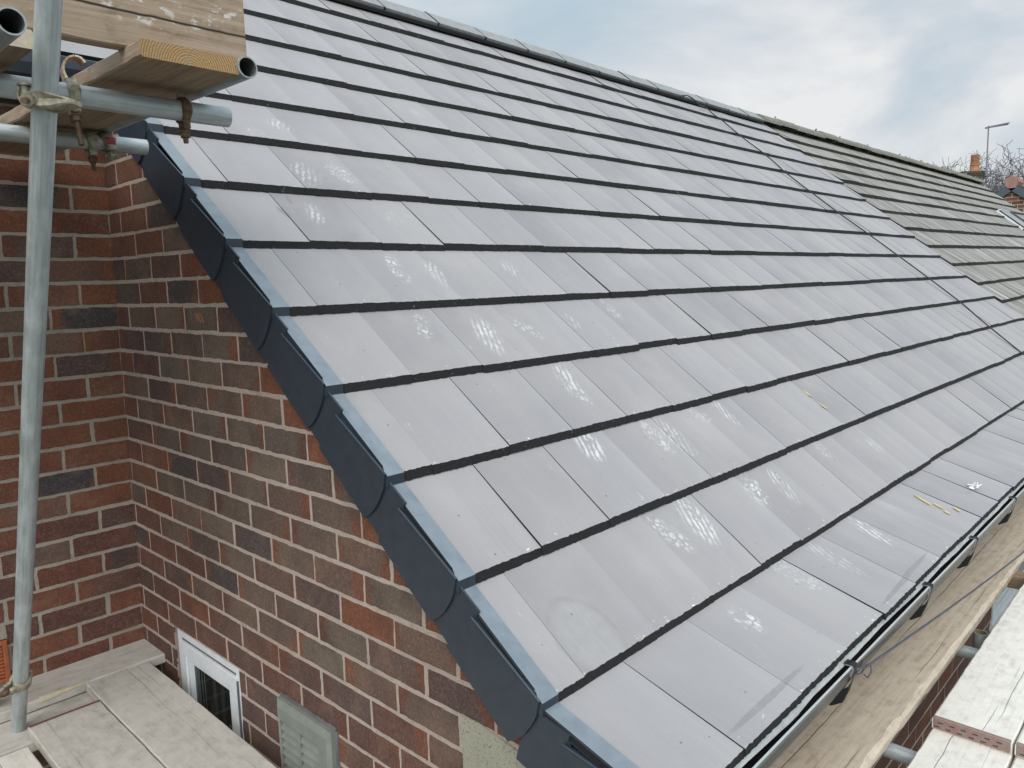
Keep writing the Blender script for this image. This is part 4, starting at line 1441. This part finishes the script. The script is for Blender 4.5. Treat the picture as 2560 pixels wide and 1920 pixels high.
# couplers
def coupler(name, p, t_ax, b_dir, label, r=.0245, bolt_down=.05, w=.044, red=False, body=None, rod=None):
    """band round a tube through p along t_ax, with lugs and a T-bolt on the b_dir side"""
    p = Vector(p); t = Vector(t_ax).normalized(); d = Vector(b_dir); d = (d - t * d.dot(t)).normalized()
    s = t.cross(d)
    root = thing(name, label, 'scaffold clip', p, 'scaffold clips')
    b = MB()
    seg = 24
    ro, ri = r + .0062, r + .0006
    # band sweeping most of the way round, open on the bolt side
    prof = []
    a0 = .38
    rings = []
    for i in range(seg + 1):
        a = a0 + (2 * math.pi - 2 * a0) * i / seg
        u = d * math.cos(a) + s * math.sin(a)
        ww = w * (.5 + .08 * math.sin(a * 3))
        rings.append([p + u * ro - t * ww * .86, p + u * (ro + .0025) - t * ww * .5, p + u * (ro + .0025) + t * ww * .5, p + u * ro + t * ww * .86, p + u * ri + t * ww, p + u * ri - t * ww])
    for i in range(seg):
        for q in range(6):
            q2 = (q + 1) % 6
            b.face([rings[i][q], rings[i][q2], rings[i + 1][q2], rings[i + 1][q]], 0, None, (1, 1, 1, 1), True)
    b.face(rings[0]); b.face(rings[-1][::-1])
    # two lugs where the band closes
    for sg_, hh in ((1, .020), (-1, .024)):
        a = a0 * sg_
        u = d * math.cos(a) + s * math.sin(a)
        mt = Matrix(((t.x, s.x, d.x, 0), (t.y, s.y, d.y, 0), (t.z, s.z, d.z, 0), (0, 0, 0, 1)))
        mt.translation = p + u * (ro + .004)
        b.box((-w * .36, -.006, -.008), (w * .36, .006, hh * .6), 0, mt, .003)
    keep(b.build('band', body or [M_COUP]), root)
    # T-bolt: threaded rod and hexagon nut along d, offset to one side
    b = MB()
    bs = p + d * (ro + .002) + s * .003
    be = bs + d * bolt_down
    b.tube([bs, be], .0058, 10)
    k = int(bolt_down / .0026)
    for i in range(k):
        c = bs + d * (i * .0026 + .001)
        b.tube([c, c + d * .0012], .0064, 10, 0, False)
    keep(b.build('bolt', [M_RUST]), root)
    b = MB()
    for h0, h1, rr_ in ((.016, .019, .0135), (.019, .031, .0115)):
        b.tube([bs + d * h0, bs + d * h1], rr_, 6 if rr_ < .013 else 16, 0, True, None, False)
    keep(b.build('nut', [M_RUST if not red else M_COUP]), root)
    # hinge pin on the opposite side
    b = MB()
    hp = p - d * (ro + .005)
    b.tube([hp - t * w * .42, hp + t * w * .42], .0062, 12)
    keep(b.build('hinge_pin', [M_COUP]), root)
    return root
coupler('scaffold_coupler', (-.293, LED_Y, LED_Z), (1, 0, 0), (0, -.10, -1), 'rusty clip near the tip of the horizontal tube, its bolt over the tiles', bolt_down=.044, w=.022, body=[M_RUST])
coupler('scaffold_coupler', (-.299, 1.78, 1.534), (1, 0, 0), (0, -.2, -1), 'grey-brown clip left of the red-labelled one', r=.0238, bolt_down=.054, w=.030)
red = coupler('scaffold_coupler', (-.252, 1.78, 1.534), (1, 0, 0), (.1, -.75, -.8), 'clip with a worn red label of raised letters near the lower tube tip', r=.0238, bolt_down=.028, w=.040, red=True)
# red patch with worn raised letters, curved round the band
b = MB(); bl = MB()
pr_ = Vector((-.252, 1.78, 1.534))
RB = .0238 + .0095
def cyl(xo, a, rr_):
    return pr_ + Vector((xo, -math.cos(a) * rr_, math.sin(a) * rr_))
for i in range(10):
    a0_, a1_ = -.72 + .115 * i, -.72 + .115 * (i + 1)
    b.face([cyl(-.0135, a0_, RB), cyl(.0135, a0_, RB), cyl(.0135, a1_, RB), cyl(-.0135, a1_, RB)], 0)
rl = random.Random(4)
for row, xo in enumerate((-.009, -.001, .007)):      # illegible letters, only strokes can be made out
    a = -.66
    while a < .32:
        wdt = .085
        for st_ in rl.choice([('l', 't', 'm'), ('l', 'b'), ('l', 'r', 'm'), ('t', 'l', 'b', 'm'), ('l', 't', 'r')]):
            if st_ == 'l': q = (a, a + .022, xo - .0028, xo + .0028)
            elif st_ == 'r': q = (a + wdt - .022, a + wdt, xo - .0028, xo + .0028)
            elif st_ == 't': q = (a, a + wdt, xo + .0016, xo + .0028)
            elif st_ == 'b': q = (a, a + wdt, xo - .0028, xo - .0016)
            else: q = (a, a + wdt, xo - .0006, xo + .0006)
            bl.face([cyl(q[2], q[0], RB + .0006), cyl(q[3], q[0], RB + .0006), cyl(q[3], q[1], RB + .0006), cyl(q[2], q[1], RB + .0006)])
        a += wdt + .05
lab = keep(b.build('label', M_RED), red)
lo_ = bl.build('lettering', M_LETTER)
lo_.parent = lab
lo_.matrix_parent_inverse = Matrix.Translation(-Vector(red.location))

pole_d = (T_ - F_).normalized()
def on_pole(z):
    return F_ + pole_d * ((z - F_.z) / pole_d.z)
pc1 = on_pole(1.46)
wing = thing('scaffold_coupler', 'big cream clip bolted across the leaning pole, joining it to the horizontal tube', 'scaffold clip', pc1, 'scaffold clips')
wo = at_px(110, 252, 1.0) - CAM
wo = CAM + wo * ((pc1 - CAM).dot(FWD) - .026)
wu = Vector((.684, -.729, 0)).normalized(); wv = Vector((0, 0, 1)); ww_ = wu.cross(wv).normalized()
if ww_.dot(FWD) > 0: ww_ = -ww_
S_ = (pc1 - CAM).dot(FWD) / 1924. / 6.9125
def wpt(x, y):
    return ((x - 760) * S_, -(y - 359) * S_)
out = [(300, 250), (345, 200), (430, 205), (500, 200), (590, 178), (700, 175), (780, 195), (960, 250), (1080, 285), (1180, 310), (1180, 392), (1080, 425), (980, 468), (860, 500), (740, 505), (640, 478), (520, 440), (450, 370), (345, 290)]
b = MB()
cx, cy = 730, 345
lay = []
for k_, d_ in ((1.0, -.030), (1.0, .0), (.93, .007), (.72, .0125)):
    lay.append([wo + wu * wpt(cx + (x - cx) * (k_ * .5 + .5 if k_ < 1 else 1), cy + (y - cy) * k_)[0] + wv * wpt(x, cy + (y - cy) * k_)[1] + ww_ * (d_ - .018 * abs((x - cx) / 440.) ** 2) for x, y in out])
n_ = len(out)
for l0, l1 in zip(lay[:-1], lay[1:]):
    for i in range(n_):
        j_ = (i + 1) % n_
        b.face([l0[i], l0[j_], l1[j_], l1[i]], 0, None, (1, 1, 1, 1), True)
cen = sum(lay[-1], Vector()) / n_
for i in range(n_):
    b.face([lay[-1][i], lay[-1][(i + 1) % n_], cen + ww_ * .002], 0, None, (1, 1, 1, 1), True)
keep(b.build('band', [M_COUP]), wing)
b = MB()
nb0 = wo + wu * wpt(560, 350)[0] + wv * wpt(560, 350)[1] + ww_ * .004
bd = (ww_ + wu * .18 - wv * .25).normalized()
b.tube([nb0, nb0 + bd * .008], .0165, 18, 0, True, None, False)
b.tube([nb0 + bd * .008, nb0 + bd * .019], .0125, 6, 0, True, None, False)
keep(b.build('nut', [M_COUP]), wing)
b = MB()
b.tube([nb0 + bd * .019, nb0 + bd * .036], .0058, 12)
keep(b.build('bolt', [M_RUST]), wing)
b = MB()   # hinge lug on the left end
hl = wo + wu * wpt(400, 240)[0] + wv * wpt(400, 240)[1] - ww_ * .012
b.tube([hl + wv * .020, hl - wv * .016], .0075, 12)
b.tube([hl + wv * .018, hl + wv * .022], .014, 14)
b.tube([hl + wv * .016 - wu * .012, hl - wu * .016, hl - wv * .018 - wu * .006], .0035, 8)
keep(b.build('hinge_pin', [M_COUP]), wing)
coupler('scaffold_coupler', (-.543, LED_Y, LED_Z), (1, 0, 0), (0, -.35, -1), 'clip with a long hanging threaded bolt right of the leaning pole', r=.0245, bolt_down=.085, w=.024)
coupler('scaffold_coupler', on_pole(-.175), pole_d, (-.9, -.45, .1), 'dull clip round the foot of the leaning pole above the deck', r=.0232, bolt_down=.04, w=.044)

# worn red strap swung open over the horizontal tube
sp = thing('open_strap', 'worn pink-red strap of a clip hinged open against the board', 'scaffold clip', (-.50, 1.17, 1.545), 'scaffold clips')
b = MB()
pth = []
for i in range(15):
    t = i / 14
    a = math.radians(-10 + 190 * t)
    pth.append((.0 + .034 * math.cos(a) * (1 - .0 * t), .048 + .034 * math.sin(a)))
pth = [(.030, -.030), (.036, -.010), (.030, .014), (.024, .030)] + [(-.004 + .028 * math.cos(a), .046 + .030 * math.sin(a)) for a in [math.radians(q) for q in range(-10, 200, 15)]]
pth = [(-.005 + .0, -.012), (0, 0), (-.0056, .011), (-.010, .021), (-.0125, .030), (-.0118, .040), (-.007, .051), (.0014, .058), (.014, .061), (.024, .058), (.031, .053), (.036, .045)]
o3 = at_px(178, 207, 1.85)
axs = Vector((.684, -.729, 0)).normalized(); dep = Vector((.20, .98, 0)).normalized()
for (a0_, c0_), (a1_, c1_) in zip(pth[:-1], pth[1:]):
    p0 = o3 + axs * a0_ + Vector((0, 0, c0_)); p1 = o3 + axs * a1_ + Vector((0, 0, c1_))
    nx = (p1 - p0).normalized().cross(dep) * .005
    W = dep * .050
    b.face([p0, p1, p1 + W, p0 + W], 0, None, (1, 1, 1, 1), True)
    b.face([p0 + nx, p0 + nx + W, p1 + nx + W, p1 + nx], 0, None, (1, 1, 1, 1), True)
    b.face([p0, p0 + nx, p1 + nx, p1], 1)
    b.face([p0 + W, p1 + W, p1 + nx + W, p0 + nx + W], 1)
keep(b.build('strap', [M_REDW, make_plain('cream_edge', (.55, .48, .30), .6)]), sp)

# lower deck at the left
DZ = -.37
scaffold_board(((-2.2, 2.424, DZ), (-.020, 2.424, DZ)), .232, .038, (0, 0, 1), 'grey board pushed against the brick wall at the back of the lower deck', [M_WDECK])
b = MB()    # fresh split along its front edge
n = 26
for i in range(n):
    xa, xb = -.47 + .155 * i / n, -.47 + .155 * (i + 1) / n
    ha = .014 * (1 - i / n) + .003 * mnoise.noise((i * .6, 0, 0)); hb_ = .014 * (1 - (i + 1) / n) + .003 * mnoise.noise(((i + 1) * .6, 0, 0))
    b.face([(xa, 2.3045, DZ - .013 * (1 - i / n)), (xb, 2.3045, DZ - .013 * (1 - (i + 1) / n)), (xb, 2.306 + hb_, DZ + .0022), (xa, 2.306 + ha, DZ + .0022)])
split = b.build('split_edge', M_SPLIT)
wallboard = bpy.data.objects[[o.name for o in bpy.data.objects if o.name.startswith('scaffold_board')][-1]]
split.parent = wallboard
split.matrix_parent_inverse = wallboard.matrix_world.inverted()
scaffold_board(((-.2035, 2.296, DZ), (-.232, .55, DZ)), .232, .038, (0, 0, 1), 'long grey-beige deck board nearest the gable window', [M_WDECK])
redb = scaffold_board(((-.440, 2.130, DZ + .001), (-.462, .55, DZ + .001)), .226, .038, (0, 0, 1), 'deck board with a red painted line along its far end', [M_WDECK])
b = MB()
b.face([(0, .113, .0022), (0, -.113, .0022), (.012, -.113, .0022), (.009, 0, .0022), (.012, .113, .0022)])
rl_ = b.build('painted_end', M_REDLINE)
rl_.parent = redb
scaffold_board(((-2.2, 2.215, -.412), (-.20, 2.215, -.412)), .225, .038, (0, 0, 1), 'shadowed board lying lower in the gap behind the red-ended board', [M_WDECK])
scaffold_board(((-.700, 2.004, DZ), (-.725, .55, DZ)), .232, .038, (0, 0, 1), 'pale scuffed deck board at the bottom left corner', [M_WPALE])

# boards and tubes along the eaves at the right
scaffold_board(((.15, .034, -.32), (7.2, .034, -.32)), .222, .045, (0, 0, 1), 'long brown cracked board running close under the black gutter', [M_WLONG], bev=.012)
def end_band(o, L0, width, thick):
    b = MB()
    b.box((L0 - .0022, -width / 2 + .003, -thick + .002), (L0 + .012, width / 2 - .003, .0032), 0, None, .002)
    for i in range(6):
        y = -width / 2 + .025 + i * .032
        b.box((L0 - .0032, y, -.013), (L0 - .0021, y + .014, -.0105), 1)
        b.box((L0 - .0032, y + .010, -thick + .0105), (L0 - .0021, y + .024, -thick + .013), 1)
    e = b.build('end_band', [M_BAND, M_BLACK])
    e.parent = o
    return e
ub = scaffold_board(((1.372, -.253, -.32), (6.8, -.247, -.32)), .216, .038, (0, 0, 1), 'pale board with a red-marked metal end band, next to the gap by the wall', [M_WPALE])
end_band(ub, 0, .216, .038)
ub2 = scaffold_board(((1.374, -.4795, -.32), (6.8, -.474, -.32)), .222, .038, (0, 0, 1), 'pale board with metal end band cut by the right edge of the photo', [M_WPALE])
end_band(ub2, 0, .222, .038)
scaffold_board(((-1.0, -.256, -.3605), (2.9, -.252, -.3605)), .216, .038, (0, 0, 1), 'lower pale board passing beneath the red-marked board end by the gap', [M_WPALE])
scaffold_board(((-1.0, -.484, -.3605), (2.9, -.480, -.3605)), .222, .038, (0, 0, 1), 'lower pale board at the bottom right corner of the photo', [M_WPALE])
scaffold_tube((1.272, .19, -.424), (1.272, -.9, -.424), 'grey tube crossing the gap near the bottom right, under the boards')
scaffold_tube((2.14, .19, -.424), (2.14, -.9, -.424), 'grey tube crossing the gap behind the open upright pipe')
scaffold_tube((2.215, -.100, GZ), (2.215, -.100, -.36), 'upright pipe with open rusty rim standing in the gap between boards', .0265, [M_GALVD, make_plain('pipe_rust', (.20, .15, .09), .8, var=.2, scale=60)])
# dark board and timber further along in the gap
scaffold_board(((3.02, .19, -.365), (3.02, -.7, -.365)), .10, .06, (0, 0, 1), 'brown timber crossing the gap above the front window', [M_WUND])

# ------------------------------------------------------------------ wires and bits
b = MB()
w0, w1 = Vector((.905, -.090, .015)), Vector((3.6, -.092, -.33))
pts = [w0.lerp(w1, t / 20) + Vector((0, 0, -.012 * math.sin(math.pi * t / 20))) for t in range(21)]
b.tube(pts, .0033, 8)
# twisted loop where it is tied to the gutter
b.tube([w0 + Vector((.05, 0, -.006)), w0 + Vector((.02, .006, -.006)), w0 + Vector((-.01, .008, -.016)), w0 + Vector((-.035, .011, -.010)), w0 + Vector((-.06, .013, .0)), w0 + Vector((-.05, .010, .010)), w0 + Vector((-.02, .002, .006)), w0], .0024, 8)
b.tube([w0 + Vector((.04, 0, -.005)), w0 + Vector((.028, -.006, -.024)), w0 + Vector((.0, -.006, -.028)), w0 + Vector((-.012, 0, -.016))], .002, 6)
tag(b.build('tie_wire', M_WIRE), 'grey wire tied to the gutter and stretched over the long board', 'wire')
b = MB()
def RP(x, k, h):
    return P3(x, k * G, h)
def on_roof(u, v, h):
    r = (RGT * ((u - 1280) / 1924.) + DWN * ((v - 960) / 1924.) + FWD).normalized()
    nn = Vector((0, -ST, CT))
    t = (h - CAM.dot(nn)) / r.dot(nn)
    return CAM + r * t
cab = [(6.0, 13.35, .020), (6.02, 13.0, .010), (6.02, 12.67, .014), (5.985, 11.7, .012), (6.01, 10.9, .012), (5.97, 10.2, .012), (5.925, 9.7, .012), (5.94, 8.69, .012), (5.97, 7.76, .012), (6.04, 6.77, .012), (6.09, 5.83, .012), (6.13, 4.95, .012), (6.15, 3.9, .012), (6.09, 3.25, .012), (6.05, 2.2, .012), (6.02, 1.2, .014)]
P_ = [on_roof(1712, 249, .075), on_roof(1708, 245, .085), on_roof(1700, 240, .09), on_roof(1716, 238.5, .09), on_roof(1728, 244, .085), on_roof(1738, 252, .07), on_roof(1749, 263, .045)] + [RP(*q) for q in cab]
sm_ = []
for i in range(len(P_) - 1):
    p0, p1, p2, p3 = P_[max(i - 1, 0)], P_[i], P_[i + 1], P_[min(i + 2, len(P_) - 1)]
    for q in range(6):
        t = q / 6
        sm_.append(.5 * ((2 * p1) + (p2 - p0) * t + (2 * p0 - 5 * p1 + 4 * p2 - p3) * t * t + (3 * p1 - p0 - 3 * p2 + p3) * t ** 3))
sm_.append(P_[-1])
b.tube(sm_, .0055, 8)
tag(b.build('roof_cable', M_CABLE), 'thin black cable looped at the ridge and trailing down the tiles', 'cable')
# crumpled white scrap lying on the eaves tiles
b = MB()
rc = random.Random(3)
ctr = TP(2.60, 0, .115, .004)
for q in range(26):
    p = ctr + Vector((rc.gauss(0, .030), rc.gauss(0, .010), abs(rc.gauss(.002, .008))))
    d1 = Vector((rc.gauss(0, 1), rc.gauss(0, 1), rc.gauss(0, .6))).normalized() * rc.uniform(.010, .022)
    d2 = Vector((rc.gauss(0, 1), rc.gauss(0, 1), rc.gauss(0, .8))).normalized() * rc.uniform(.008, .016)
    b.face([p, p + d1, p + d1 + d2, p + d2])
tag(b.build('plastic_scrap', M_WHITE), 'crumpled scrap of white plastic lying on the lowest tiles', 'litter')
# scratch marks on one brick
b = MB()
for (ya, za, yb, zb) in ((1.783, 1.009, 1.758, .977), (1.768, 1.011, 1.741, .976), (1.749, 1.011, 1.722, .978), (1.739, 1.0, 1.727, .986)):
    dy_, dz_ = yb - ya, zb - za
    L_ = math.hypot(dy_, dz_); py_, pz_ = -dz_ / L_ * .0022, dy_ / L_ * .0022
    b.prism([(ya, za), ((ya + yb) / 2 + py_, (za + zb) / 2 + pz_), (yb, zb), ((ya + yb) / 2 - py_, (za + zb) / 2 - pz_)], (XW, 0, 0), (0, 1, 0), (0, 0, 1), (-1, 0, 0), -.001, .0032)
hb(b, 'scratch_marks', make_plain('scratched_clay', (.42, .17, .10), .9))
# splinters of fresh timber left on the tiles
for i, (x, j, v_, a_, L_) in enumerate(((2.296, 2, .649, 1.9, .05), (2.302, 2, .369, 2.1, .045), (2.188, 0, .60, 1.2, .085), (2.195, 0, .42, 1.3, .045), (2.166, 0, .30, 1.3, .03), (2.248, 0, .25, 1.2, .035))):
    o, d, nn, L = frame(j)
    c_ = TP(x, j, v_ * L, .003)
    u_ = (Vector((1, 0, 0)) * math.cos(a_) + d * math.sin(a_)).normalized(); w_ = nn.cross(u_)
    b = MB()
    b.prism([(-L_ / 2, -.002), (-L_ * .2, -.0055), (L_ * .4, -.004), (L_ / 2, .001), (L_ * .1, .005), (-L_ * .4, .004)], c_, u_, w_, nn, -.002, .002)
    tag(b.build('wood_splinter', M_SPLIT), 'short pale splinter of timber lying on the grey tiles', 'splinter', 'timber splinters on the roof')
